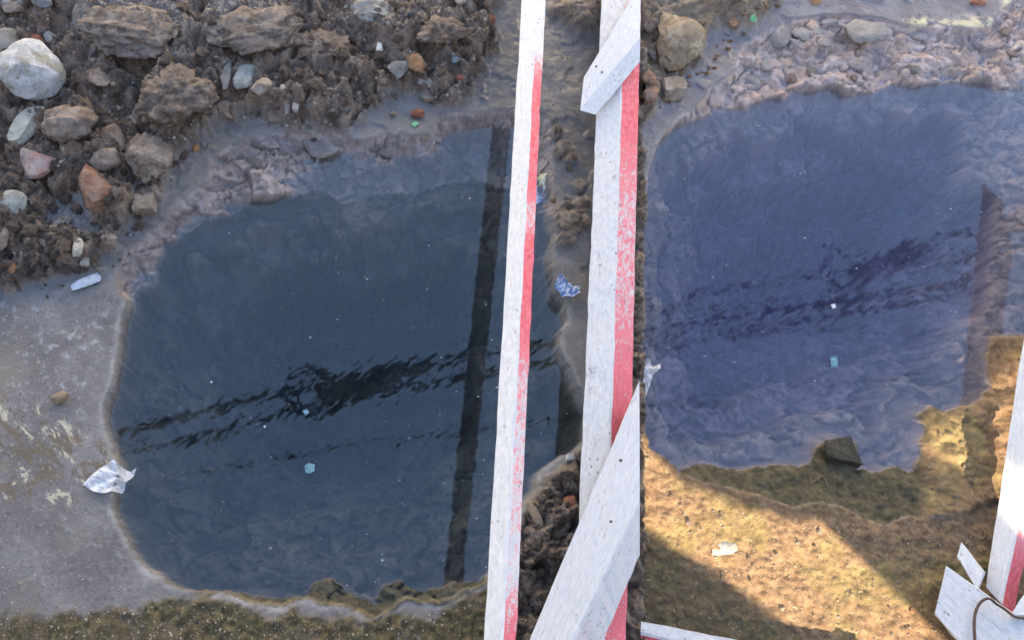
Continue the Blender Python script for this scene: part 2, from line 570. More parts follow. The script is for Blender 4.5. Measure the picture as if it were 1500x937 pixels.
LIP_R = [(1088, 66), (1120, 45), (1160, 26), (1220, 21), (1249, 23), (1290, 28), (1328, 38), (1347, 40), (1375, 32), (1386, 38), (1420, 39), (1450, 37),
         (1467, 13), (1490, -8), (1600, -20), (1680, 100), (1690, 300), (1620, 500), (1560, 640), (1500, 745), (1458, 733), (1431, 742), (1396, 762), (1356, 756),
         (1333, 756), (1298, 771), (1280, 765), (1245, 749), (1230, 742), (1197, 738), (1161, 745), (1121, 729), (1077, 716), (1032, 709), (997, 693),
         (979, 676), (952, 653), (941, 620), (925, 600), (925, 330), (943, 300), (948, 250), (966, 198), (988, 175), (1015, 158), (1039, 128),
         (1074, 102), (1080, 80)]
INNER_R = [(970, 199), (990, 176), (1018, 166), (1050, 155), (1077, 147), (1101, 148), (1131, 132), (1152, 133), (1175, 122), (1200, 122), (1221, 115), (1249, 126),
           (1290, 124), (1320, 111), (1349, 115), (1381, 111), (1424, 109), (1450, 104), (1478, 130), (1492, 190), (1492, 260), (1484, 340), (1474, 420), (1466, 490),
           (1458, 540), (1467, 564), (1440, 587), (1396, 600), (1374, 589), (1360, 604), (1369, 622), (1358, 640), (1367, 660), (1352, 676), (1349, 694), (1330, 680), (1290, 686),
           (1266, 682), (1262, 642), (1238, 634), (1212, 642), (1196, 676), (1150, 680), (1090, 682), (1040, 674), (1005, 685), (981, 674), (954, 651), (943, 620), (927, 600), (927, 330),
           (945, 300), (950, 250)]
MUD_L = [(-400, -400), (742, -400), (738, 20), (722, 70), (700, 138), (645, 148), (610, 140), (565, 150), (530, 172), (510, 186), (478, 192), (430, 186), (380, 178),
         (335, 172), (292, 205), (268, 240), (247, 268), (228, 312), (182, 338), (140, 385), (90, 402), (40, 408), (-10, 425), (-400, 440)]
MOSS_L = [(-300, 905), (60, 900), (130, 896), (200, 888), (262, 876), (300, 872), (400, 892), (550, 911), (640, 890), (715, 868), (730, 860), (770, 740), (840, 670), (1000, 640),
          (1000, 1200), (-300, 1200)]
STAIN_L = [(-60, 570), (20, 575), (70, 600), (110, 612), (150, 650), (172, 690), (150, 720), (100, 735), (60, 735), (-60, 750)]
PALE_L = [(-200, 430), (80, 440), (175, 470), (165, 540), (150, 600), (160, 760), (260, 880), (-200, 890)]
WET_BLUE_L = [(-60, 395), (60, 402), (150, 385), (200, 335), (240, 310), (290, 235), (340, 195), (470, 190), (530, 175), (600, 160), (660, 150), (770, 145), (770, 165), (640, 185),
              (560, 196), (400, 196), (330, 215), (250, 300), (190, 365), (175, 410), (90, 435), (-60, 440)]
GAP_WET = [(715, -60), (900, -60), (880, 330), (830, 330), (790, 170), (700, 160), (730, 60)]
SEAM_MUD = [(900, -60), (960, -60), (960, 1000), (890, 1000), (905, 640), (915, 300)]
PUDDLES = [[(60, 322), (78, 300), (100, 278), (118, 268), (126, 290), (135, 312), (152, 318), (150, 345), (120, 352), (92, 345), (70, 345)],
           [(185, 262), (205, 258), (222, 272), (208, 290), (190, 285)],
           [(8, 395), (30, 388), (28, 405), (10, 412)]]

# ------------------------------------------------------------------ seam frame
o0, o1 = W(SEAM, 937), W(SEAM, 0)
T = np.array([(o1 - o0).x, (o1 - o0).y])
T = T / np.linalg.norm(T)
N = np.array([T[1], -T[0]])
O = np.array([o0.x, o0.y])


def graded(fine0, fine1, step, far0, far1):
    a = list(np.arange(fine0, fine1 + step * .5, step))
    lo, d = [], step * 3
    x = fine0
    while x > far0 and far0 < fine0:
        x -= d
        d *= 1.7
        lo.append(max(x, far0))
    hi, d = [], step * 3
    x = a[-1]
    while x < far1 and far1 > fine1:
        x += d
        d *= 1.7
        hi.append(min(x, far1))
    return np.array(lo[::-1] + a + hi)


class Patch:
    """one sheet of ground: a fine grid laid along the seam, coarser out to the horizon"""
    def __init__(self, s, t):
        self.s, self.t = s, t
        S, TT = np.meshgrid(s, t)
        self.shape = S.shape
        self.x = (O[0] + S * N[0] + TT * T[0]).ravel()
        self.y = (O[1] + S * N[1] + TT * T[1]).ravel()
        self.u, self.v = to_px(self.x, self.y)
        self.att = {}

    def z_at(self, x, y):
        d = np.array([x - O[0], y - O[1]])
        s, t = d @ N, d @ T
        j = np.clip(np.searchsorted(self.s, s) - 1, 0, len(self.s) - 2)
        i = np.clip(np.searchsorted(self.t, t) - 1, 0, len(self.t) - 2)
        Z = self.z.reshape(self.shape)
        a = np.clip((s - self.s[j]) / (self.s[j + 1] - self.s[j]), 0, 1)
        b = np.clip((t - self.t[i]) / (self.t[i + 1] - self.t[i]), 0, 1)
        return float((Z[i, j] * (1 - a) + Z[i, j + 1] * a) * (1 - b) + (Z[i + 1, j] * (1 - a) + Z[i + 1, j + 1] * a) * b)

    def build(self, name, mat, skirt_col=None, skirt_z=-1.2):
        nt, ns = self.shape
        v = np.column_stack([self.x, self.y, self.z])
        idx = np.arange(nt * ns).reshape(nt, ns)
        q = np.stack([idx[:-1, :-1], idx[:-1, 1:], idx[1:, 1:], idx[1:, :-1]], -1).reshape(-1, 4)
        nv = len(v)
        if skirt_col is not None:
            c = idx[:, skirt_col]
            low = v[c].copy()
            low[:, 2] = skirt_z
            v = np.vstack([v, low])
            k = np.arange(nt - 1)
            sk = np.stack([c[:-1], nv + k, nv + k + 1, c[1:]], -1)
            if skirt_col == 0:
                sk = sk[:, ::-1]
            q = np.vstack([q, sk])
        me = bpy.data.meshes.new(name)
        me.vertices.add(len(v))
        me.vertices.foreach_set("co", v.ravel())
        me.loops.add(q.size)
        me.loops.foreach_set("vertex_index", q.ravel().astype(np.int32))
        me.polygons.add(len(q))
        me.polygons.foreach_set("loop_start", np.arange(0, q.size, 4, dtype=np.int32))
        me.update(calc_edges=True)
        smooth(me)
        for key, a in self.att.items():
            at = me.attributes.new(key, 'FLOAT', 'POINT')
            full = np.zeros(len(v), np.float32)
            full[:nv] = a
            at.data.foreach_set("value", full)
        return link(name, me, mat)


def flake(x, y, size, seed):
    f1, f2, r = worley(x, y, size, seed)
    return (r - .35) * sst(.02, .16, f2 - f1)


def domes(x, y, size, seed, cut=.62):
    f1, f2, r = worley(x, y, size, seed)
    return np.sqrt(np.clip(1 - (f1 / cut) ** 2, 0, 1)) * (.35 + .65 * r)


Z_WATER = -.036

def terrace(h, step):
    k = h / step
    f = np.floor(k)
    return (f + sst(.62, .95, k - f)) * step


def billow(x, y, size, seed, octaves=3):
    out, amp = 0, 1.0
    for o in range(octaves):
        out = out + amp * np.abs(gn(x / size, y / size, seed + o * 13))
        amp *= .5
        size *= .48
    return out


def pit(P, lip, inner, depths, seed, holes):
    """slab edge, broken layered ledge and the stepped walls and stony bed of the pit"""
    x, y = P.x, P.y
    wob = .006 * fbm(x, y, .06, 4, seed, .6) + .003 * fbm(x, y, .018, 3, seed + 3)
    dl = sdf(x, y, wpoly(lip)) + wob * .7
    di = np.minimum(sdf(x, y, wpoly(inner)) + wob, dl - .004)
    t = np.clip(dl / np.maximum(dl - np.minimum(di, 0), 1e-4), 0, 1)
    led = sst(.0, .006, dl)
    wx, wy = x + .018 * fbm(x, y, .06, 3, seed + 1), y + .018 * fbm(x, y, .06, 3, seed + 7)
    f1, f2, r1 = worley(wx, wy * 1.35, .085, seed + 2)
    g1, g2, r2 = worley(wx, wy * 1.3, .036, seed + 4)
    joint = np.maximum(sst(.075, .015, f2 - f1), .45 * sst(.10, .02, g2 - g1))
    fl = .012 * (r1 - .4) + .004 * (r2 - .4) * sst(.4, .6, r1) - .007 * joint + .0022 * fbm(x, y, .03, 4, seed + 6, .6)
    zl = -.006 - .022 * t + terrace(.020 * fbm(wx, wy * 1.6, .16, 4, seed + 5, .5), .008) + fl
    zl = -.004 + (zl + .004) * sst(0, .02, dl)
    ins = sst(0, .006, di)
    d = np.maximum(di, 0) + .030 * fbm(x, y, .13, 4, seed + 9, .6) * sst(.01, .06, di)
    a, b, c, e = depths
    bed = -.036 - (a + (.035 - a) * sst(430, 330, P.v)) * sst(0, .022, d) - b * sst(.07, .12, d) - c * sst(.17, .24, d) - e * sst(.28, .46, d)
    h1, h2, r3 = worley(wx, wy, .095, seed + 8)
    k1, k2, r4 = worley(wx + .3, wy, .040, seed + 10)
    bj = np.maximum(sst(.10, .02, h2 - h1), .7 * sst(.12, .02, k2 - k1))
    bed = bed + sst(0, .05, d) * (.020 * (r3 - .5) + .013 * (r4 - .5) - .006 * bj + .011 * fbm(x, y, .09, 5, seed + 11, .55))
    for hx, hy, hr, hd in holes:
        p = W(hx, hy, -.3)
        r = np.hypot(x - p.x, (y - p.y)) / hr + .18 * fbm(x, y, .2, 3, seed + 14)
        bed = bed - hd * sst(1.05, .85, r)
    bed = np.minimum(bed, np.where(d > .05, -.052, 1))
    tone = np.where(ins > .5, .55 * r3 + .45 * r4, .55 * r1 + .45 * r2)
    jn = np.where(ins > .5, bj, joint)
    return dl, di, led, zl, ins, bed, tone, jn


# ================================================================== LEFT GROUND
L = Patch(graded(-2.2, 0.0, .0043, -35, 0), graded(-.12, 2.3, .0043, -35, 40))
x, y, u, v = L.x, L.y, L.u, L.v
pxn = 16 * fbm(u, v, 60, 3, 40) + 6 * fbm(u, v, 16, 2, 44)
dl, di, led, zl, ins, bed, tone, joint = pit(L, LIP_L, INNER_L, (.13, .06, .12, .14), 100, [(530, 540, .34, .10)])
front = (v < 1500) & (y > -.3)
mud = sst(-8, 8, sdf(u, v, MUD_L) + pxn) * (y > 0)
gapm = sst(-6, 8, sdf(u, v, [(818, -40), (880, -40), (880, 40), (845, 52), (822, 40), (815, 20)]) + pxn * .6)
for cx_, cy_, r_ in ((812, 194, 11), (822, 220, 14), (832, 233, 10), (845, 272, 14), (828, 310, 16), (840, 330, 20), (832, 355, 12), (853, 300, 12)):
    gapm = np.maximum(gapm, sst(3, -3, np.hypot(u - cx_, (v - cy_) * 1.3) - r_ + pxn * .5))
seamm = sst(-4, 4, sdf(u, v, SEAM_MUD) + pxn * .3)
mudb = sst(-6, 8, sdf(u, v, [(768, 737), (800, 705), (842, 668), (1000, 640), (1000, 1200), (690, 1200), (735, 860)]) + pxn * .4)
mud = np.maximum.reduce([mud, gapm, seamm, mudb]) * (1 - led)
moss = np.maximum(sst(-8, 10, sdf(u, v, MOSS_L) + pxn), 0) * (1 - mud)
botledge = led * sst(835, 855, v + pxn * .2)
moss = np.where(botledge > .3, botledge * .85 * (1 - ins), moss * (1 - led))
puddle = np.zeros_like(x)
for pp in PUDDLES:
    puddle = np.maximum(puddle, sst(-5, 6, sdf(u, v, pp) + pxn * .3))
dry = np.zeros_like(x)
mounds = np.zeros_like(x)
for cu, cv, ru, rv, h, dr in ((205, 45, 120, 75, .060, 1), (265, 165, 62, 55, .055, 0), (360, 55, 85, 55, .055, 1), (300, 110, 80, 50, .035, .3), (430, 110, 90, 60, .030, .2), (120, 110, 60, 50, .02, 0),
                              (75, 20, 40, 35, .035, 0), (30, 110, 40, 60, .02, 0), (480, 30, 70, 45, .03, .3), (600, 60, 90, 50, .03, .1), (680, 60, 45, 50, .02, 0), (560, 110, 70, 35, .022, 0),
                              (470, 150, 70, 30, .02, .1), (75, 365, 60, 32, .022, 0), (170, 300, 35, 45, .02, 0), (20, 400, 25, 15, .015, 0), (200, 260, 60, 50, .012, 0), (90, 230, 90, 50, .02, 0),
                              (850, 25, 34, 28, .025, 0), (815, 790, 45, 70, .02, 0), (820, 690, 30, 20, .02, 0)):
    r = np.hypot((u - cu) / ru, (v - cv) / rv) + .22 * fbm(u, v, 45, 3, 61)
    hh = h * 1.15 * sst(1.06, .5, r)
    mounds = np.maximum(mounds, hh) + .25 * np.minimum(mounds, hh)
    dry = np.maximum(dry, dr * sst(1.05, .6, r))
dry *= .75 + .5 * fbm(u, v, 50, 3, 77)
f1, f2, rr = worley(x + .012 * fbm(x, y, .05, 2, 70), y + .012 * fbm(x, y, .05, 2, 71), .105, 72)
crack = sst(.045, .0, f2 - f1) * np.clip(dry * 1.3, 0, 1) * sst(-.1, .35, fbm(x, y, .25, 2, 73))
bx, by = x + .02 * fbm(x, y, .08, 2, 57), y + .02 * fbm(x, y, .08, 2, 58)
lumps = .068 * billow(bx, by, .15, 50) * (1 - .45 * dry) + .030 * billow(x, y, .045, 52) * (1 - .3 * dry) + .010 * billow(x, y, .02, 54, 2) + .004 * fbm(x, y, .012, 2, 58) - .020
w1, w2, w3 = worley(x + .03 * fbm(x, y, .1, 3, 63), y + .03 * fbm(x, y, .1, 3, 64), .20, 65)
lumps = lumps + .018 * (w3 - .4) * sst(0, .12, w2 - w1) - .030 * sst(.09, .0, w2 - w1)
lumps = lumps * (1 - .62 * np.maximum(gapm * 1.2, .6 * seamm))
zm = mud * (.006 + mounds + lumps * (1 - .85 * puddle) - .022 * crack) * (1 - .0 * puddle) - .010 * puddle * mud
slab = .004 * fbm(x, y, .35, 3, 80) + .0012 * fbm(x, y, .03, 3, 81) + .004 * sst(0, 60, v - 890) * fbm(x, y, .05, 4, 83)
# low steps in the slab where its skin has broken away
slab = slab + .005 * sst(-.05, .05, fbm(x, y, .2, 4, 86)) * sst(480, 420, v) + moss * (.006 * fbm(x, y, .02, 4, 88) + .003)
sub = (sst(395, 480, u) * .030 + sst(470, 620, u) * .035) * sst(420, 330, v) + sst(740, 790, u) * sst(600, 560, v) * .012
zl = zl - sub * sst(0, .10, dl) + botledge * .006
# the plain rim: where there is no ledge the slab drops sheer into the water
z = (slab + zm) * (1 - led) + zl * led
z = z * (1 - ins) + np.minimum(bed, zl) * ins
edgefade = sst(0, .012, -dl)
L.z = z
wet = np.clip(sst(-14, 18, sdf(u, v, WET_BLUE_L) + pxn) * .75 + sst(-10, 10, sdf(u, v, GAP_WET) + pxn * .5), 0, 1) * (1 - mud) * (1 - led)
wet = np.maximum(wet, sst(-8, 6, sdf(u, v, [(705, 75), (745, 60), (748, 165), (700, 165)])) * (1 - mud) * (1 - led))
wet = np.maximum(wet, .45 * mud * sst(.004, -.008, lumps))
wet = np.maximum(wet, .45 * led * (1 - ins))
bedmask = sst(.003, .007, di)
rim = sst(-.013, -.004, dl) * sst(.004, .0, dl) * sst(425, 450, v) * sst(890, 780, u) * (.55 + .6 * fbm(x, y, .04, 3, 92))
L.att = {'rim': np.clip(rim, 0, 1), 'soak': led * (1 - ins) * sst(Z_WATER + .006, Z_WATER - .010, z) * (1 - moss), 'tone': tone, 'joint': joint * np.maximum(led, ins), 'reflectdark': botledge * (1 - ins) * sst(.010, .016, dl + .003 * fbm(x, y, .03, 3, 90)) * sst(330, 360, u), 'mud': mud * (1 - ins), 'dry': np.clip(dry, 0, 1), 'moss': moss * (1 - ins), 'wet': np.clip(wet, 0, 1), 'ledge': led * (1 - ins) * (1 - moss) * sst(.012, .022, dl - di),
         'bed': bedmask, 'stain': sst(-10, 14, sdf(u, v, STAIN_L) + pxn), 'palez': sst(-20, 30, sdf(u, v, PALE_L) + pxn) * (.4 + .6 * sst(640, 560, v))}
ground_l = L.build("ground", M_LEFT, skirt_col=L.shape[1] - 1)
tag(ground_l, "grey wet slab and dark rubble mud round the dark blue pit", kind='structure')

# ================================================================== RIGHT GROUND
R = Patch(graded(0.0, 1.55, .0043, 0, 45), graded(-.12, 2.3, .0043, -35, 40))
x, y, u, v = R.x, R.y, R.u, R.v
pxn = 16 * fbm(u, v, 60, 3, 140) + 6 * fbm(u, v, 16, 2, 144)
dl, di, led, zl, ins, bed, tone, joint = pit(R, LIP_R, INNER_R, (.035, .09, .13, .13), 200, [(1265, 390, .30, .10)])
mud = sst(-6, 8, sdf(u, v, [(900, -300), (1800, -300), (1700, -30), (1300, -8), (1150, 4), (1110, 28), (1082, 50), (1052, 52), (1035, 62), (1030, 95), (1000, 115), (972, 130), (968, 150), (950, 180), (900, 190)]) + pxn * .7) * (1 - led)
botl = led * sst(610, 660, v) * (1 - ins)
botl = np.maximum(botl, led * (1 - ins) * sst(1325, 1345, u) * sst(470, 490, v))
sand = np.maximum(sst(560, 600, v + pxn * .3) * (1 - led), botl)
shade = np.maximum(botl * sst(1370, 1340, u + pxn * .5), sst(12, -12, sdf(u, v, [(938, 600), (1010, 690), (1170, 740), (1500, 740), (1700, 500), (1700, 1000), (1250, 1100), (1180, 945), (930, 775)]) + pxn * .4) * .6 * (1 - led))  # painted shade: the near bank and everything outside the sunlit outline
lum = .035 * billow(x, y, .12, 250) + .012 * billow(x, y, .035, 252) + .005 * domes(x, y, .02, 253) - .012
mo = np.zeros_like(x)
for cu, cv, ru, rv, h in ((1070, 5, 60, 50, .05), (955, 20, 22, 40, .02), (950, 140, 22, 34, .025)):
    mo = np.maximum(mo, h * sst(1.1, .3, np.hypot((u - cu) / ru, (v - cv) / rv)))
slab = .004 * fbm(x, y, .35, 3, 180) + .0015 * fbm(x, y, .03, 3, 181)
slab = slab + .006 * sst(-.05, .05, fbm(x, y, .16, 4, 186)) * sst(300, 200, v)
zl = zl - .034 * sst(1440, 1490, u) * sst(100, 150, v) * sst(545, 500, v) * led
sandz = sand * (.0030 * fbm(x, y, .035, 5, 190, .6) + .002 * fbm(x, y, .010, 2, 191) + .010 * fbm(x, y, .25, 2, 193))
rb = sst(1330, 1400, u) * sst(560, 600, v)          # the sandy bank under the rail
zsm = -.004 - .026 * np.clip(dl / np.maximum(dl - np.minimum(di, 0), 1e-4), 0, 1) + .006 * fbm(x, y, .05, 5, 195, .55)
zl = zl + (zsm - zl) * botl * .85 + led * rb * .014
z = (slab + mud * (.004 + mo + lum) + sandz) * (1 - led) + (zl + sandz * .6) * led
z = z * (1 - ins) + np.minimum(bed, zl) * ins
R.z = z
wetr = sst(-12, 14, sdf(u, v, [(985, 150), (1030, 110), (1050, 60), (1085, 50), (1095, 60), (1075, 105), (1035, 135), (1000, 170), (960, 195), (950, 180)]) + pxn * .4) * (1 - led) * (1 - mud)
crust = np.maximum(sst(-4, 6, sdf(u, v, [(1318, 30), (1380, 24), (1460, 24), (1470, -10), (1490, -10), (1475, 20), (1448, 44), (1400, 40), (1350, 48)]) + pxn * .25),
                   sst(-4, 4, sdf(u, v, [(1480, 45), (1510, 25), (1510, 40), (1490, 52)])))
R.att = {'soak': led * (1 - ins) * sst(Z_WATER + .006, Z_WATER - .010, z), 'tone': tone, 'joint': joint * np.maximum(led, ins), 'mud': mud, 'sand': np.clip(sand, 0, 1) * (1 - ins), 'moss_shadepaint': np.clip(shade, 0, 1), 'wet': np.clip(wetr + .25 * led * (1 - sand) * (1 - ins), 0, 1), 'ledge': led * (1 - ins) * (1 - np.clip(sand, 0, 1)), 'bed': ins, 'crust': crust * (1 - ins)}
ground_r = R.build("ground", M_RIGHT)
tag(ground_r, "lavender slab and golden earth round the violet blue pit", kind='structure')


def zg(x, y):
    d = np.array([x - O[0], y - O[1]])
    return (L if d @ N < 0 else R).z_at(x, y)


def Gp(u, v):
    p = W(u, v)
    z = zg(p.x, p.y)
    p = W(u, v, max(z, -.05))
    p.z = zg(p.x, p.y)
    return p

# ================================================================== WATER
def sheet(name, pts, z, mat, depth=0.0):
    pts = [(p[0], p[1]) for p in pts]
    if sum(a[0] * b[1] - b[0] * a[1] for a, b in zip(pts, pts[1:] + pts[:1])) < 0:
        pts = pts[::-1]                          # the sheet faces up
    n = len(pts)
    V = [(p[0], p[1], z) for p in pts]
    Fc = [list(range(n))]
    if depth:                                    # a closed body of water down into the bed
        V += [(p[0], p[1], z - depth) for p in pts]
        Fc += [list(range(2 * n - 1, n - 1, -1))] + [[(i + 1) % n, i, n + i, n + (i + 1) % n] for i in range(n)]
    me = mesh_from(name, V, Fc)
    return tag(link(name, me, mat), kind='structure')


def grow(px, k):
    c = np.mean(np.array(px), axis=0)
    return [tuple(c + (np.array(p) - c) * k) for p in px]


sheet("water", [W(u, v, Z_WATER)[:2] for u, v in [(130, 900), (130, 560), (165, 380), (300, 215), (500, 180), (640, 150), (800, 150), (880, 400), (890, 640), (800, 800), (720, 915), (540, 925)]][::-1], Z_WATER, M_WATER, 1.3)
e0 = O + N * .0015
sheet("water", [tuple(e0 + T * .15), tuple(e0 + T * 1.75)] + [tuple(W(u, v, Z_WATER)[:2]) for u, v in [(1060, 80), (1350, 50), (1600, 30), (1720, 250), (1640, 560), (1500, 760), (1250, 790), (1020, 740)]], Z_WATER, M_WATER_R, 1.3)
for pp in PUDDLES:
    c = np.mean(np.array(pp), axis=0)
    p = W(*c)
    sheet("puddle", [W(u, v)[:2] for u, v in grow(pp, 1.25)][::-1], zg(p.x, p.y) + .0055, M_PUDDLE)

# ================================================================== ROCKS
def rock_mesh(seed, dims, cuts=9, sub=3, ang=1.0, rough=.05, flat=0.0):
    """an irregular lump: a ball cut by planes, with rough skin; base at z = 0"""
    r = np.random.default_rng(seed)
    bm = bmesh.new()
    bmesh.ops.create_icosphere(bm, subdivisions=sub, radius=1.0)
    co = np.array([q.co[:] for q in bm.verts])
    nrm = r.normal(size=(cuts, 3))
    nrm /= np.linalg.norm(nrm, axis=1)[:, None]
    if flat:
        nrm[0] = (r.normal() * .12, r.normal() * .12, 1)
        nrm[0] /= np.linalg.norm(nrm[0])
    off = r.uniform(.40, .80, cuts)
    if cuts == 6:                                # a squarish block
        nrm = np.array([(1, 0, 0), (-1, 0, 0), (0, 1, 0), (0, -1, 0), (0, 0, 1), (0, 0, -1)], float) + r.normal(size=(6, 3)) * .16
        nrm /= np.linalg.norm(nrm, axis=1)[:, None]
        off = r.uniform(.52, .66, 6)
    if flat:
        off[0] = 1 - flat
    dn = co @ nrm.T
    lim = np.where(dn > 1e-3, off[None, :] / np.maximum(dn, 1e-3), 9.0).min(axis=1)
    rad = np.minimum(1.0, lim)
    rad = 1 + (rad - 1) * ang
    s = seed * 3.7
    for k, a in ((1.6, 1.0), (3.4, .7), (7.0, .5), (13.0, .35)):
        rad = rad * (1 + rough * a * .82 * (gn(co[:, 0] * k + s, co[:, 1] * k, seed) + gn(co[:, 1] * k - s, co[:, 2] * k, seed + 3) + gn(co[:, 2] * k + s, co[:, 0] * k, seed + 6)))
    co = co * rad[:, None]
    co -= (co.max(0) + co.min(0)) / 2
    co /= (co.max(0) - co.min(0))
    co *= np.array(dims)
    co[:, 2] += dims[2] / 2
    for q, c in zip(bm.verts, co):
        q.co = c
    me = bpy.data.meshes.new("rock")
    bm.to_mesh(me)
    bm.free()
    smooth(me)
    if ang > .5:
        try:
            me.set_sharp_from_angle(angle=math.radians(34))
        except Exception:
            pass
    return me


seed_i = [1000]


def stone(name, u, v, w, h, mat, label, cat, k=.6, rot=None, sink=.33, ang=1.0, rough=.05, cuts=9, flat=0.0, sub=3, parent=None, group=None):
    p = Gp(u, v)
    m = mpp(u, v)
    seed_i[0] += 1
    rz = 0.0 if rot is None else rot
    a, b = w * m, h * m * 1.05
    me = rock_mesh(seed_i[0], (a, b, k * min(a, b)), cuts, sub, ang, rough, flat)
    o = link(name, me, ROCK[mat] if isinstance(mat, str) else mat, parent)
    # move the base towards the camera so that the body, not the foot, sits on the pixel
    hz = k * min(a, b)
    q = W(u, v, max(p.z, -.06) + hz * (.5 - sink))
    o.location = (q.x, q.y, zg(q.x, q.y) - hz * sink)
    o.rotation_euler = (0, 0, rz)
    return tag(o, label, cat, group)


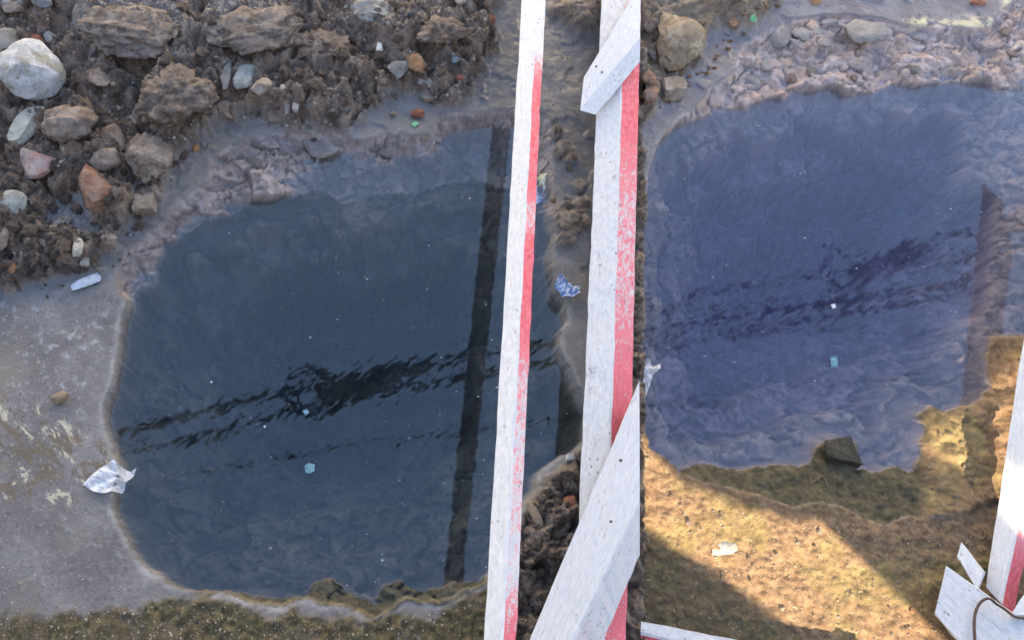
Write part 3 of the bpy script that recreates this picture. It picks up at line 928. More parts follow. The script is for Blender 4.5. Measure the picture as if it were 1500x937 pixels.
BIG = [
    ("mud_lump", 268, 165, 118, 96, 'darkclod', "large dark wet mud lump bulging between the dirt mounds and the slab", "mud lump", dict(ang=.5, rough=.20, k=.55, sink=.42, sub=5, cuts=9)),
    ("dirt_lump", 374, 46, 140, 80, 'dryclod', "broad dry crumbly dirt lump with a rounded lower edge above the whitish stone", "dirt lump", dict(ang=.35, rough=.17, k=.40, sink=.5, sub=5, rot=.25)),
    ("dirt_lump", 190, 45, 150, 96, 'dryclod', "pale cracked dirt lump at the top of the rubble above the boulder", "dirt lump", dict(ang=.35, rough=.19, k=.42, sink=.48, sub=5, rot=-.2)),
    ("mud_lump", 470, 60, 86, 60, 'clod', "brown mud lump just left of the concrete lump", "mud lump", dict(ang=.5, rough=.22, k=.5, sink=.42, sub=5)),
    ("mud_lump", 645, 45, 76, 56, 'clod', "brown mud lump between the concrete lump and the narrow rail", "mud lump", dict(ang=.5, rough=.22, k=.5, sink=.4, sub=5, rot=.4)),
    # name, u, v, w, h, material, label, category, extras
    ("boulder", 55, 117, 94, 92, 'white', "big white chalky boulder at the edge of the rubble", "boulder", dict(k=.75, rough=.055, ang=.55, cuts=12, sub=4)),
    ("stone", 40, 184, 44, 68, 'pale', "pale grey green wedge stone just below the big white boulder", "stone", dict(rot=-.75, k=.5)),
    ("stone", 106, 192, 84, 66, 'brown', "lumpy brown stone crusted with grit below the white boulder", "stone", dict(ang=.5, rough=.16, k=.6, sub=4)),
    ("stone", 220, 231, 66, 74, 'speckled', "rounded speckled brown stone at the rim of the mud above the square stone", "stone", dict(ang=.6, rough=.11, k=.75, sub=4)),
    ("brick_chunk", 139, 266, 52, 74, 'brick', "broken brick chunk with a dusty top and rusty underside by the puddle", "brick chunk", dict(rot=.5, k=.7, cuts=7, flat=.3)),
    ("stone", 57, 250, 58, 46, 'pink', "pink topped stone with a grey tip between boulder and puddle", "stone", dict(rot=-.2, k=.5, cuts=7)),
    ("stone", 18, 300, 46, 34, 'pale', "pale green stone half buried at the mud edge by the puddle", "stone", dict(k=.6)),
    ("stone", 212, 301, 34, 31, 'tan', "square tan stone lying at the rim above the pit", "stone", dict(rot=.12, k=.7, cuts=6, flat=.35, sink=.1)),
    ("concrete_lump", 545, 14, 80, 66, 'concrete', "pale concrete lump with round aggregate at the top of the mud", "concrete lump", dict(ang=.7, rough=.14, k=.7, sub=4, cuts=11)),
    ("stone", 358, 114, 38, 44, 'pale', "small flat whitish stone with a dark dent in the mud slope", "stone", dict(k=.5, flat=.35, cuts=8)),
    ("stone", 331, 116, 18, 56, 'grey', "thin upright grey stone leaning beside the whitish one", "stone", dict(rot=-.1, k=.9)),
    ("stone", 332, 160, 36, 26, 'tan', "dull olive brown flat stone under the thin grey one", "stone", dict(rot=-.25, k=.5, flat=.3)),
    ("stone", 386, 145, 32, 26, 'tan', "dusty brown stone lying below the whitish stone", "stone", dict(rot=.5, k=.6, flat=.3)),
    ("stone", 399, 172, 16, 24, 'tan', "narrow brown stone standing near the slab edge under the mud slope", "stone", dict(rot=.2)),
    ("brick_chunk", 196, 176, 28, 38, 'pink', "pinkish block with one rust red end beside the dark mud lump", "brick chunk", dict(rot=.3, k=.8, cuts=6)),
    ("stone", 165, 205, 36, 54, 'brown', "upright brown stone between the gritty stone and the pink block", "stone", dict(rot=.25, ang=.7, rough=.1)),
    ("stone", 150, 225, 44, 36, 'brown', "knobbly brown stone touching the speckled rounded stone", "stone", dict(ang=.5, rough=.16)),
    ("stone", 147, 122, 34, 38, 'brown', "dull brown wedge stone on the big dirt mound", "stone", dict(ang=.9, rot=.3, k=.5)),
    ("stone", 609, 95, 27, 32, 'orange', "orange brown cracked stone in the crumbly mud", "stone", dict(ang=.6, rough=.12, k=.8, rot=.2)),
    ("stone", 586, 102, 32, 26, 'grey', "dark grey flat stone touching the orange cracked one", "stone", dict(rot=.6, k=.5)),
    ("stone", 628, 124, 36, 16, 'cream', "cream wedge shard pointing sideways in the mud", "stone", dict(rot=-.35, k=.7, cuts=6, flat=.3, sink=.05)),
    ("stone", 560, 122, 17, 18, 'tan', "small tan stone on mud above the bare slab", "stone", dict()),
    ("stone", 627, 143, 24, 18, 'tan', "flat olive stone under the cream shard", "stone", dict(rot=-.6, k=.5)),
    ("pebble", 612, 166, 20, 14, 'red', "smooth red brown pebble alone on the slab edge", "pebble", dict(ang=.15, rough=.02, k=.8, sink=.05)),
    ("pebble", 576, 167, 9, 8, 'brown', "tiny brown pebble on the slab by the red brown one", "pebble", dict(ang=.2, rough=.02, k=.8, sink=.05)),
    ("brick_chunk", 717, 23, 15, 22, 'red', "bright orange brick chip beside the far rail end", "brick chunk", dict(rot=.4, k=.7, cuts=6)),
    ("stone", 415, 43, 13, 9, 'white', "bright white chip on the dry dirt mound", "stone", dict(k=.7, sink=.0, cuts=6)),
    ("pebble", 52, 57, 20, 15, 'red', "smooth rust red pebble above the white boulder", "pebble", dict(rot=-.4, ang=.2, rough=.03, k=.8, sink=.05)),
    ("pebble", 74, 57, 16, 22, 'cream', "oval cream pebble beside the rust red one", "pebble", dict(rot=.6, ang=.2, rough=.03, k=.8, sink=.05)),
    ("stone", 32, 11, 20, 22, 'cream', "greenish cream stone near the top corner of the rubble", "stone", dict(rot=-.2, ang=.6)),
    ("stone", 25, 24, 42, 20, 'tan', "long tan stone lying below the greenish cream stone", "stone", dict(rot=-.15, k=.6)),
    ("stone", 10, 4, 24, 16, 'white', "white stone cut off by the top corner", "stone", dict(ang=.6)),
    ("stone", 70, 18, 30, 40, 'grey', "dark bluish grey stone on the upper dirt", "stone", dict(ang=.6, rough=.1, rot=.4)),
    ("stone", 8, 70, 44, 60, 'grey', "dark grey stone behind the white boulder", "stone", dict(ang=.8, rough=.09)),
    ("stone", 18, 387, 14, 22, 'orange', "rust orange stone chip at the lower mud edge", "stone", dict(rot=-.5, k=.7)),
    ("stone", 6, 345, 18, 46, 'tan', "tan stone at the frame edge below the pale green one", "stone", dict(k=.5)),
    ("stone", 63, 352, 15, 30, 'tan', "finger shaped tan stone on the clod heap", "stone", dict(rot=.75, ang=.5, k=.8, sink=0.0)),
    ("stone", 111, 357, 18, 28, 'cream', "yellowish upright stone on the clod heap", "stone", dict(rot=.1, ang=.7, k=.8, sink=.05)),
    ("stone", 126, 384, 14, 14, 'cream', "small cream cube stone at the foot of the clod heap", "stone", dict(rot=-.2, cuts=6, k=.8, sink=.05)),
    ("stone", 160, 349, 22, 15, 'tan', "little yellow tan stone on wet slab above the plastic strip", "stone", dict(rot=.3, k=.6, sink=.05)),
    ("stone", 88, 582, 26, 18, 'golden', "lone olive tan stone on the bare slab", "stone", dict(rot=.3, k=.8, sink=.02, ang=.8)),
    ("pebble", 668, 84, 12, 18, 'bluegrey', "blue grey oval pebble near the rail", "pebble", dict(rot=-.4, ang=.2, rough=.03)),
    ("pebble", 675, 103, 12, 11, 'red', "dark red pebble below the blue grey one", "pebble", dict(ang=.3)),
    ("stone", 422, 168, 9, 18, 'pink', "pink white shard upright above the slab lip", "stone", dict(cuts=6, k=.9)),
    ("stone", 434, 166, 9, 16, 'cream', "yellow white shard beside the pink white shard", "stone", dict(cuts=6, k=.9)),
    ("pebble", 287, 217, 12, 14, 'orange', "orange pebble beside the dark mud lump", "pebble", dict(ang=.3)),
    ("stone", 555, 81, 9, 14, 'white', "small upright white chip in the crumbly mud", "stone", dict(cuts=6, k=.9)),
    ("stone", 600, 8, 10, 10, 'cream', "round cream pebble by the concrete lump", "stone", dict(ang=.3)),
    ("stone", 675, 6, 18, 14, 'tan', "olive tan stone high in the mud by the rail", "stone", dict(ang=.6)),
    ("stone", 783, 752, 13, 40, 'golden', "long bone coloured stone in mud between the rails", "stone", dict(rot=.45, ang=.4, k=.8, sink=.05)),
    ("stone", 836, 669, 16, 10, 'white', "white chip in the mud touching the wide rail", "stone", dict(cuts=6, sink=.0)),
    ("brick_chunk", 834, 734, 16, 16, 'red', "red brick crumb in mud beside the wide rail", "brick chunk", dict(cuts=6)),
    ("boulder", 995, 55, 72, 92, 'golden', "knobbly golden boulder on the wet corner of the slab", "boulder", dict(rot=.1, ang=.65, rough=.10, k=.75, sub=4, cuts=11)),
    ("stone", 986, 131, 36, 34, 'tan', "square sandy stone below the golden boulder", "stone", dict(rot=.1, cuts=6, flat=.35, k=.7, sink=.1)),
    ("pebble", 1069, 41, 14, 22, 'orange', "orange brown pebble leaning on the dirt mound", "pebble", dict(rot=-.2, ang=.4)),
    ("stone", 956, 78, 14, 20, 'grey', "small grey stone beside the golden boulder", "stone", dict(ang=.6)),
    ("brick_chunk", 1433, 3, 22, 14, 'red', "reddish brick lump on the crusted slab edge", "brick chunk", dict(ang=.6)),
    ("stone", 1196, 2, 15, 14, 'orange', "small orange stone on the lavender slab top", "stone", dict(ang=.6)),
    ("stone", 945, 30, 20, 60, 'brown', "brown stone half hidden at the seam by the golden boulder", "stone", dict(ang=.6, rough=.1)),
    ("stone", 1231, 658, 58, 44, 'shadedblock', "dark block standing in the shallow water of the violet pit", "stone", dict(rot=-.1, k=.6, cuts=6, flat=.4, sink=.3, ang=1.0, rough=.035, sub=4)),
    ("stone", 958, 131, 14, 14, 'orange', "rust orange lump beside the square sandy stone", "stone", dict(ang=.5)),
    ("stone", 948, 150, 22, 26, 'brick', "rusty rubble lump at the seam below the golden boulder", "stone", dict(ang=.5, rough=.14)),
    ("stone", 948, 118, 22, 28, 'brick', "rusty rubble lump at the seam beside the wet slab", "stone", dict(ang=.5, rough=.14)),
    ("stone", 1061, 802, 44, 20, 'pale', "pale chipped stone set flat in the golden earth", "stone", dict(rot=.2, k=.25, sink=.5, cuts=8)),
    ("stone", 1008, 766, 8, 11, 'darkclod', "small black stone in the sunlit earth", "stone", dict(ang=.6)),
    ("stone", 1337, 893, 9, 9, 'orange', "orange crumb on the sunlit earth near the plank", "stone", dict(ang=.6)),
]
taken = []
for nm, u_, v_, w_, h_, mt, lab, cat, kw in BIG:
    stone(nm, u_, v_, w_, h_, mt, lab, cat, **kw)
    taken.append((u_, v_, max(w_, h_) * .5))

# ---- clods and pebbles that nothing tells apart
clod_meshes = [rock_mesh(300 + i, (1, random.uniform(.7, 1), .7), 9, 3, .75, .26) for i in range(8)]
peb_meshes = [rock_mesh(340 + i, (1, random.uniform(.6, 1), .6), 8, 2, .8, .05) for i in range(8)]
for i, me in enumerate(clod_meshes):
    me.materials.append(ROCK['clod'] if i % 2 else ROCK['darkclod'])
    me.name = "clod"


def scatter(name, label, cat, group, meshes, n, poly, smin, smax, seed, mat=None, power=2.2, sink=.28, avoid=.75):
    r = random.Random(seed)
    us, vs_ = [p[0] for p in poly], [p[1] for p in poly]
    pool = meshes
    if mat is not None:
        pool = []
        for me in meshes:
            c = me.copy()
            c.materials.clear()
            c.materials.append(ROCK[mat])
            pool.append(c)
    done = tries = 0
    while done < n and tries < n * 60:
        tries += 1
        u_, v_ = r.uniform(max(min(us), -25), max(us)), r.uniform(max(min(vs_), -25), max(vs_))
        if sdf(np.array([u_]), np.array([v_]), poly)[0] < 2:
            continue
        s = smin + (smax - smin) * r.random() ** power
        if any(math.hypot(u_ - a, v_ - b) < rad * avoid + s * .45 for a, b, rad in taken):
            continue
        p = Gp(u_, v_)
        m = mpp(u_, v_) * s
        o = link(name, r.choice(pool))
        o.scale = (m, m, m * r.uniform(.75, 1.1))
        o.rotation_euler = (r.uniform(-.25, .25), r.uniform(-.25, .25), r.uniform(0, 6.28))
        o.location = (p.x, p.y, p.z - m * .7 * sink)
        tag(o, label, cat, group)
        taken.append((u_, v_, s * .5))
        done += 1


MUDV = [(0, 0), (735, 0), (715, 70), (695, 130), (640, 142), (600, 132), (560, 145), (520, 168), (480, 185), (430, 178), (380, 168), (330, 165), (285, 205), (262, 238), (240, 262), (222, 308), (180, 330), (135, 380), (60, 398), (0, 410)]
HEAP = [(12, 340), (60, 325), (100, 318), (120, 335), (128, 385), (95, 402), (40, 405), (10, 375)]
LOWL = [(0, 210), (140, 190), (250, 250), (225, 305), (180, 330), (135, 385), (60, 402), (0, 415)]
scatter("mud_clod", "dark brown crumbly mud clod in the heap beside the plastic strip", "mud clod", "mud clods heaped by the wet slab", clod_meshes, 46, HEAP, 11, 30, 1, power=1.3, avoid=.3)
scatter("mud_clod", "dark brown mud clod among the stones round the puddle", "mud clod", "mud clods round the puddle", clod_meshes, 48, LOWL, 10, 32, 2, power=1.6, avoid=.5)
scatter("mud_clod", "brown mud clod on the rubble slope above the pit", "mud clod", "mud clods on the rubble slope", clod_meshes, 95, MUDV, 9, 30, 3, power=1.8, avoid=.7)
scatter("mud_clod", "brown mud lump stuck on wet slab between the two rails", "mud clod", "mud lumps between the rails", clod_meshes, 8, [(815, 180), (858, 250), (850, 370), (815, 360), (808, 300), (815, 230)], 8, 18, 4, avoid=.3)
scatter("mud_clod", "dark mud clod under the slanting brace", "mud clod", "mud clods under the brace", clod_meshes, 26, [(775, 740), (838, 690), (838, 790), (775, 930), (765, 930), (768, 760)], 8, 20, 5, avoid=.4)
scatter("mud_clod", "dark mud clod on the earth beside the wide rail", "mud clod", "mud clods beside the wide rail", clod_meshes, 26, [(926, 130), (936, 110), (936, 560), (928, 560)], 8, 16, 15, avoid=.3)
for col, lab, n, sd in (('grey', "small grey stone chip scattered on the rubble mud", 60, 6), ('tan', "small tan stone chip scattered on the rubble mud", 50, 7), ('cream', "small cream stone chip scattered on the rubble mud", 34, 8),
                        ('orange', "small orange brick crumb scattered on the rubble mud", 22, 9), ('white', "tiny white chip scattered on the rubble mud", 24, 10)):
    scatter("pebble", lab, "pebble", lab.split(" scattered")[0] + "s on the mud", peb_meshes, n, MUDV, 4, 13 if col != 'white' else 8, sd, col, 2.0, .15)
scatter("pebble", "small dark crumb lying on the grey slab rim", "pebble", "dark crumbs on the slab", peb_meshes, 22, [(150, 345), (230, 310), (260, 320), (180, 400), (150, 440), (20, 470), (0, 420), (100, 405)], 3, 7, 11, 'clod', 2, .1)
scatter("pebble", "small rusty crumb on the mud bank by the golden boulder", "pebble", "rusty crumbs by the golden boulder", peb_meshes, 34, [(940, 95), (975, 105), (1030, 100), (1060, 40), (1110, 0), (1160, 0), (1100, 40), (1040, 110), (970, 160), (942, 190)], 4, 11, 12, 'orange', 2, .15)
scatter("pebble", "small brown crumb on the golden earth", "pebble", "brown crumbs on the golden earth", peb_meshes, 20, [(940, 640), (1160, 760), (1380, 780), (1390, 937), (940, 937)], 3, 8, 13, 'brown', 2, .15)
scatter("pebble", "small pale crumb on the golden earth", "pebble", "pale crumbs on the golden earth", peb_meshes, 26, [(940, 640), (1160, 760), (1380, 780), (1390, 937), (940, 937)], 3, 8, 14, 'cream', 2, .15)

# ---- stones bedded in the ledge: pieces of the ground
flat_meshes = [rock_mesh(400 + i, (1, random.uniform(.6, 1), .35), 8, 3, 1.0, .05, .3) for i in range(8)]


def bed_stones(parent, spots, mat_cycle, seed):
    r = random.Random(seed)
    pools = {m: [] for m in mat_cycle}
    for m in mat_cycle:
        for me in flat_meshes:
            c = me.copy()
            c.name = "bank_stone"
            c.materials.append(ROCK[m])
            pools[m].append(c)
    for u_, v_, s in spots:
        p = Gp(u_, v_)
        m = mpp(u_, v_) * s
        o = link("stone", r.choice(pools[r.choice(mat_cycle)]), None, parent)
        o.scale = (m, m * r.uniform(.7, 1), m * r.uniform(.7, 1))
        o.rotation_euler = (r.uniform(-.12, .12), r.uniform(-.12, .12), r.uniform(0, 6.28))
        o.location = (p.x, p.y, p.z - m * .14)


def ledge_spots(lip, inner, box, n, smin, smax, seed):
    r = random.Random(seed)
    out = []
    for _ in range(n * 80):
        if len(out) >= n:
            break
        u_, v_ = r.uniform(box[0], box[2]), r.uniform(box[1], box[3])
        a = sdf(np.array([u_]), np.array([v_]), lip)[0]
        b = sdf(np.array([u_]), np.array([v_]), inner)[0]
        s = smin + (smax - smin) * r.random() ** 2
        if a < 3 + s * .4 or b > -2 - s * .2:
            continue
        if any(math.hypot(u_ - q[0], v_ - q[1]) < (s + q[2]) * .5 for q in out):
            continue
        out.append((u_, v_, s))
    return out


stone("stone", 470, 214, 54, 38, 'bank', None, None, k=.28, rot=.0, sink=.45, cuts=8, flat=.4, parent=ground_l)
stone("stone", 413, 228, 22, 19, 'bank', None, None, k=.35, sink=.4, cuts=7, flat=.3, parent=ground_l)
stone("stone", 402, 212, 18, 14, 'bank', None, None, k=.35, sink=.4, cuts=7, flat=.3, parent=ground_l)
stone("stone", 425, 213, 16, 12, 'bank', None, None, k=.35, sink=.4, cuts=7, flat=.3, parent=ground_l)
bed_stones(ground_l, ledge_spots(LIP_L, INNER_L, (180, 190, 720, 345), 18, 8, 28, 21), ['bank', 'bank', 'bankr'], 22)
stone("stone", 1271, 46, 62, 44, 'bankr', None, None, k=.28, sink=.4, cuts=8, flat=.4, parent=ground_r)
for a in ((1206, 60, 22, 22), (1196, 44, 20, 16), (1122, 94, 19, 24), (1102, 119, 26, 22), (1143, 48, 40, 42), (1215, 33, 26, 12), (1175, 50, 30, 26), (1345, 50, 30, 24)):
    stone("stone", *a, 'bankr', None, None, k=.3, sink=.35, cuts=7, flat=.3, rot=random.uniform(-.3, .3), parent=ground_r)
bed_stones(ground_r, ledge_spots(LIP_R, INNER_R, (960, 20, 1500, 190), 16, 9, 30, 23), ['bankp', 'bankp', 'bankr'], 24)
bed_stones(ground_r, ledge_spots(LIP_R, INNER_R, (1340, 560, 1500, 740), 20, 6, 15, 25), ['golden'], 26)

# ---- grit too fine to count
def grit(name, label, mats, n, polys, smin, smax, seed):
    r = np.random.default_rng(seed)
    base = np.array([(0, 0, 1), (1, 0, 0), (.3, .95, 0), (-.8, .6, 0), (-.8, -.6, 0), (.3, -.95, 0)], float)
    fc = [(0, 1, 2), (0, 2, 3), (0, 3, 4), (0, 4, 5), (0, 5, 1)]
    V, Fc, Mi = [], [], []
    poly = polys
    us, vs_ = [p[0] for p in poly], [p[1] for p in poly]
    uu, vv = r.uniform(max(min(us), -20), max(us), n), r.uniform(max(min(vs_), -20), max(vs_), n)
    ok = sdf(uu, vv, poly) > 1
    for u_, v_ in zip(uu[ok], vv[ok]):
        p = Gp(u_, v_)
        if p.z < Z_WATER:
            continue
        s = mpp(u_, v_) * (smin + (smax - smin) * r.random() ** 2.5) * .5
        a = r.random() * 6.28
        b = base * (1 + r.normal(size=(6, 1)) * .22)
        c, d = math.cos(a), math.sin(a)
        q = np.column_stack([(b[:, 0] * c - b[:, 1] * d * r.uniform(.5, 1)) * s + p.x, (b[:, 0] * d + b[:, 1] * c) * s + p.y, b[:, 2] * s * .8 + p.z - s * .1])
        k = len(V)
        V.extend(map(tuple, q))
        Fc.extend([tuple(i + k for i in f) for f in fc])
        Mi.extend([r.integers(len(mats))] * 5)
    me = mesh_from(name, V, Fc)
    for m in mats:
        me.materials.append(ROCK[m])
    me.polygons.foreach_set("material_index", np.array(Mi, np.int32))
    return tag(link(name, me), label, kind='stuff')


grit("grit", "fine grit and crumbs over the rubble mud", ['clod', 'darkclod', 'brown', 'tan', 'grey', 'brown', 'cream'], 9000, MUDV, 2.0, 7.5, 31)
grit("grit", "fine crumbs strewn on the grey slab", ['brown', 'grey', 'cream'], 500, [(0, 420), (180, 400), (160, 600), (165, 760), (270, 880), (0, 900)], 1.5, 4, 32)
grit("grit", "fine crumbs over the mossy earth along the near rim", ['brown', 'tan', 'cream', 'darkclod'], 1500, [(0, 905), (290, 880), (550, 915), (710, 875), (710, 940), (0, 940)], 1.8, 5, 33)
grit("grit", "fine crumbs over the golden earth", ['brown', 'golden', 'golden', 'clod', 'tan'], 2600, [(940, 630), (1000, 700), (1160, 750), (1300, 775), (1440, 750), (1440, 937), (940, 937)], 1.6, 5, 34)
grit("grit", "fine crumbs over the lavender slab", ['tan', 'orange', 'bankr', 'brown'], 900, [(940, 0), (1500, 0), (1460, 30), (1200, 24), (1090, 64), (1040, 126), (970, 195), (940, 260)], 1.6, 5, 35)
grit("grit", "fine crumbs over the mud between the rails", ['clod', 'darkclod', 'brown', 'tan'], 1600, [(770, 740), (836, 670), (830, 800), (770, 935), (764, 935)], 1.8, 6, 36)
grit("grit", "fine crumbs along the mud strip by the seam", ['clod', 'darkclod', 'brown', 'tan'], 700, [(924, 100), (937, 100), (937, 600), (926, 560)], 1.8, 6, 37)
grit("grit", "fine crumbs on the wet slab between the rails", ['clod', 'brown', 'tan'], 300, [(795, 20), (860, 150), (850, 390), (812, 360), (795, 160)], 1.5, 5, 38)

# ================================================================== BOARDS
def board(name, parent, ends, reds=None, nseg=26, chamfer=.0025, seed=1, warp=.0012, capmat=0, raw=None):
    """a sawn board from cross sections: each end gives three corners (left edge, ridge, right edge) as world points.
    reds(f) -> red amount on the right hand face at fraction f from the first end"""
    r = np.random.default_rng(seed)
    secs = []
    for (l, m, rr) in ends:
        l, m, rr = (np.array(q) for q in (l, m, rr))
        secs.append(np.array([l, m, rr, l + rr - m]))
    A, B = secs
    length = np.linalg.norm(B[1] - A[1])
    ring = []
    per = []
    for i in range(nseg + 1):
        f = i / nseg
        S = A + (B - A) * f
        S = S + r.normal(size=(4, 3)) * warp * .5
        pts, w = [], []
        for k in range(4):
            p, c, n = S[k - 1], S[k], S[(k + 1) % 4]
            ch = chamfer * (1 + .5 * r.random())
            pts.append(c + (p - c) / np.linalg.norm(p - c) * ch)
            pts.append(c + (n - c) / np.linalg.norm(n - c) * ch)
        ring.append(pts)
    V = [tuple(q) for pts in ring for q in pts]
    d = [np.linalg.norm(np.array(ring[0][k]) - np.array(ring[0][(k + 1) % 8])) for k in range(8)]
    cum = np.concatenate([[0], np.cumsum(d)])
    # strips: k -> k+1; odd k are the flats (1: l-m face, 3: m-r, 5: r-b, 7: b-l), even the chamfers
    Fc, bp, red, mi = [], [], [], []
    for i in range(nseg):
        for k in range(8):
            k2 = (k + 1) % 8
            Fc.append((i * 8 + k, i * 8 + k2, (i + 1) * 8 + k2, (i + 1) * 8 + k))
            f0, f1_ = i / nseg, (i + 1) / nseg
            for (ff, cc) in ((f0, cum[k]), (f0, cum[k + 1]), (f1_, cum[k + 1]), (f1_, cum[k])):
                bp.append((ff * length + seed * 3.1, cc + seed * .7, 0))
                on = reds is not None and k in (3, 4)
                red.append(reds(ff) if on else -1.0)
            mi.append(1 if k in (5, 6, 7) else 0)
    for base, rev in ((0, True), (nseg * 8, False)):
        loop = [base + k for k in range(8)]
        if rev:
            loop = loop[::-1]
        Fc.append(tuple(loop))
        for k in range(8):
            bp.append((seed * 1.3 + .01 * k, .02 * k, 0))
            red.append(-1.0)
        mi.append(capmat)
    me = mesh_from(name, V, Fc)
    a = me.attributes.new("bp", 'FLOAT_VECTOR', 'CORNER')
    a.data.foreach_set("vector", np.array(bp, np.float32).ravel())
    a = me.attributes.new("red", 'FLOAT', 'CORNER')
    a.data.foreach_set("value", np.array(red, np.float32))
    me.materials.append(M_PAINT)
    me.materials.append(raw or M_RAW)
    me.polygons.foreach_set("material_index", np.array(mi, np.int32))
    bm = bmesh.new()
    bm.from_mesh(me)
    bmesh.ops.recalc_face_normals(bm, faces=bm.faces)
    bm.to_mesh(me)
    bm.free()
    o = link(name, me)
    if parent is not None:
        o.parent = parent
        o.matrix_parent_inverse = Matrix.Translation(-parent.location)
    return o


def lerp_keys(keys):
    xs, ys = [k[0] for k in keys], [k[1] for k in keys]
    return lambda q: float(np.interp(q, xs, ys))


def ext(p, q, k):
    """carry the line q -> p on by k metres beyond p"""
    p, q = Vector(p), Vector(q)
    return p + (p - q).normalized() * k


def rail_ends(l0, m0, r0, z0, l1, m1, r1, z1, dl=.030, dr=.016, e0=.0, e1=.0):
    A = [W(*l0, z0 - dl), W(*m0, z0), W(*r0, z0 - dr)]
    B = [W(*l1, z1 - dl), W(*m1, z1), W(*r1, z1 - dr)]
    A2 = [ext(a, b, e0) if e0 else a for a, b in zip(A, B)]
    B2 = [ext(b, a, e1) if e1 else b for a, b in zip(A, B)]
    return A2, B2


def vkeys(ends, keys):
    """red amounts given against the photograph's rows -> against the fraction along the board"""
    A, B = ends
    fs, vals = [], []
    n = 60
    a, b = np.array(A[1]), np.array(B[1])
    rows = []
    for i in range(n + 1):
        p = a + (b - a) * i / n
        rows.append(to_px(p[0], p[1], p[2])[1])
    g = lerp_keys(keys)
    tab = [(i / n, g(float(rows[i]))) for i in range(n + 1)]
    return lerp_keys(tab)


def box_mesh(name, c, size, mat, parent, rz=0.0):
    bm = bmesh.new()
    bmesh.ops.create_cube(bm, size=1.0)
    for q in bm.verts:
        q.co = Vector((q.co.x * size[0], q.co.y * size[1], q.co.z * size[2]))
    bmesh.ops.bevel(bm, geom=bm.edges[:], offset=.003, segments=1, affect='EDGES')
    me = bpy.data.meshes.new(name)
    bm.to_mesh(me)
    bm.free()
    o = link(name, me, mat)
    o.location = c
    o.rotation_euler = (0, 0, rz)
    if parent is not None:
        o.parent = parent
        o.matrix_parent_inverse = Matrix.Translation(-parent.location)
    return o


def tube(name, pts, rad, mat, parent=None, n=8, closed=False, seed=0, jitter=0.0):
    pts = [Vector(p) for p in pts]
    m = len(pts)
    V, Fc = [], []
    r = random.Random(seed)
    for i, p in enumerate(pts):
        a = pts[(i + 1) % m] if (closed or i < m - 1) else p
        b = pts[i - 1] if (closed or i > 0) else p
        t = (a - b).normalized()
        s = t.cross(Vector((0.13, .31, 1))).normalized()
        w = t.cross(s)
        rr = rad[i] if isinstance(rad, (list, tuple)) else rad
        rr *= 1 + r.uniform(-jitter, jitter)
        for k in range(n):
            an = 2 * math.pi * k / n
            V.append(p + s * math.cos(an) * rr + w * math.sin(an) * rr)
    for i in range(m if closed else m - 1):
        j = (i + 1) % m
        for k in range(n):
            Fc.append((i * n + k, i * n + (k + 1) % n, j * n + (k + 1) % n, j * n + k))
    if not closed:
        Fc.append(tuple(range(n))[::-1])
        Fc.append(tuple((m - 1) * n + k for k in range(n)))
    me = mesh_from(name, V, Fc, True)
    o = link(name, me, mat)
    if parent is not None:
        o.parent = parent
        o.matrix_parent_inverse = Matrix.Translation(-parent.location)
    return o


M_POST = mat_plain("weathered_white_post", (.62, .62, .62), .7)

# narrow rail
e = rail_ends((763, 0), (786, 0), (800, 0), .235, (707, 937), (736, 937), (758, 937), .42, e0=.35, e1=.22)
barrier = empty("barrier", Vector(((e[0][1].x + e[1][1].x) / 2, (e[0][1].y + e[1][1].y) / 2, 0)))
tag(barrier, "narrow white and red timber rail crossing the dark blue pit", "barrier rail")
board("rail", barrier, e, vkeys(e, [(0, .0), (60, .05), (85, .4), (105, .62), (140, .95), (260, .98), (285, .7), (315, .45), (340, .62), (355, 1.0), (430, .98), (500, .72), (560, .45), (640, .40), (760, .38), (830, .28), (860, .3), (885, .6), (940, .72)]), nseg=60, seed=3)
for q, k in ((e[0], .06), (e[1], -.06)):
    c = (q[0] + q[2]) / 2
    gz = 0.0
    top = c.z - .03
    box_mesh("post", (c.x, c.y + (-.03 if k > 0 else .03), top / 2 - .1), (.045, .045, top + .2), M_POST, barrier)

# wide rail with its two nailed boards
e2 = rail_ends((880, 0), (914, 0), (940, 0), .105, (838, 937), (885, 937), (919, 937), .125, dl=.022, dr=.020, e0=.35, e1=.2)
k0 = (e2[0][1] - e2[1][1]).normalized()
wide = empty("barrier", Vector((e2[1][1].x, (e2[0][1].y + e2[1][1].y) / 2, 0)))
tag(wide, "wide white and red timber rail with slanting brace and short cross board", "barrier frame")
board("rail", wide, e2, vkeys(e2, [(0, .3), (90, .9), (180, .95), (210, .72), (300, .5), (440, .52), (540, .72), (620, .8), (700, .7), (860, .75), (940, .7)]), nseg=60, seed=5)
# short board: from its free end down by the wet slab up to the seam
zs = .145
sA = [W(856, 112, zs - .004), W(850, 161, zs), W(873, 169, zs - .030)]
sB = [W(937, -22, zs + .000), W(937, 56, zs + .006), W(937, 92, zs - .026)]
board("cross_board", wide, (sA, sB), nseg=10, seed=8, chamfer=.002)
zb = .178
bA = [W(937, 556, zb - .03), W(937, 734, zb - .005), W(937, 815, zb - .05)]
bB = [W(773, 937, zb - .02), W(840, 937, zb), W(886, 937, zb - .045)]
bB = [ext(q, p, .1) for p, q in zip(bA, bB)]
board("brace", wide, (bA, bB), lerp_keys([(0, .10), (.35, .14), (.6, .2), (.8, .38), (1, .3)]), nseg=16, seed=9)
for q in (e2[1],):
    c = (q[0] + q[2]) / 2
    box_mesh("post", (c.x, c.y + .03, (c.z - .03) / 2 - .1), (.05, .05, c.z - .03 + .2), M_POST, wide)
c = (e2[0][0] + e2[0][2]) / 2
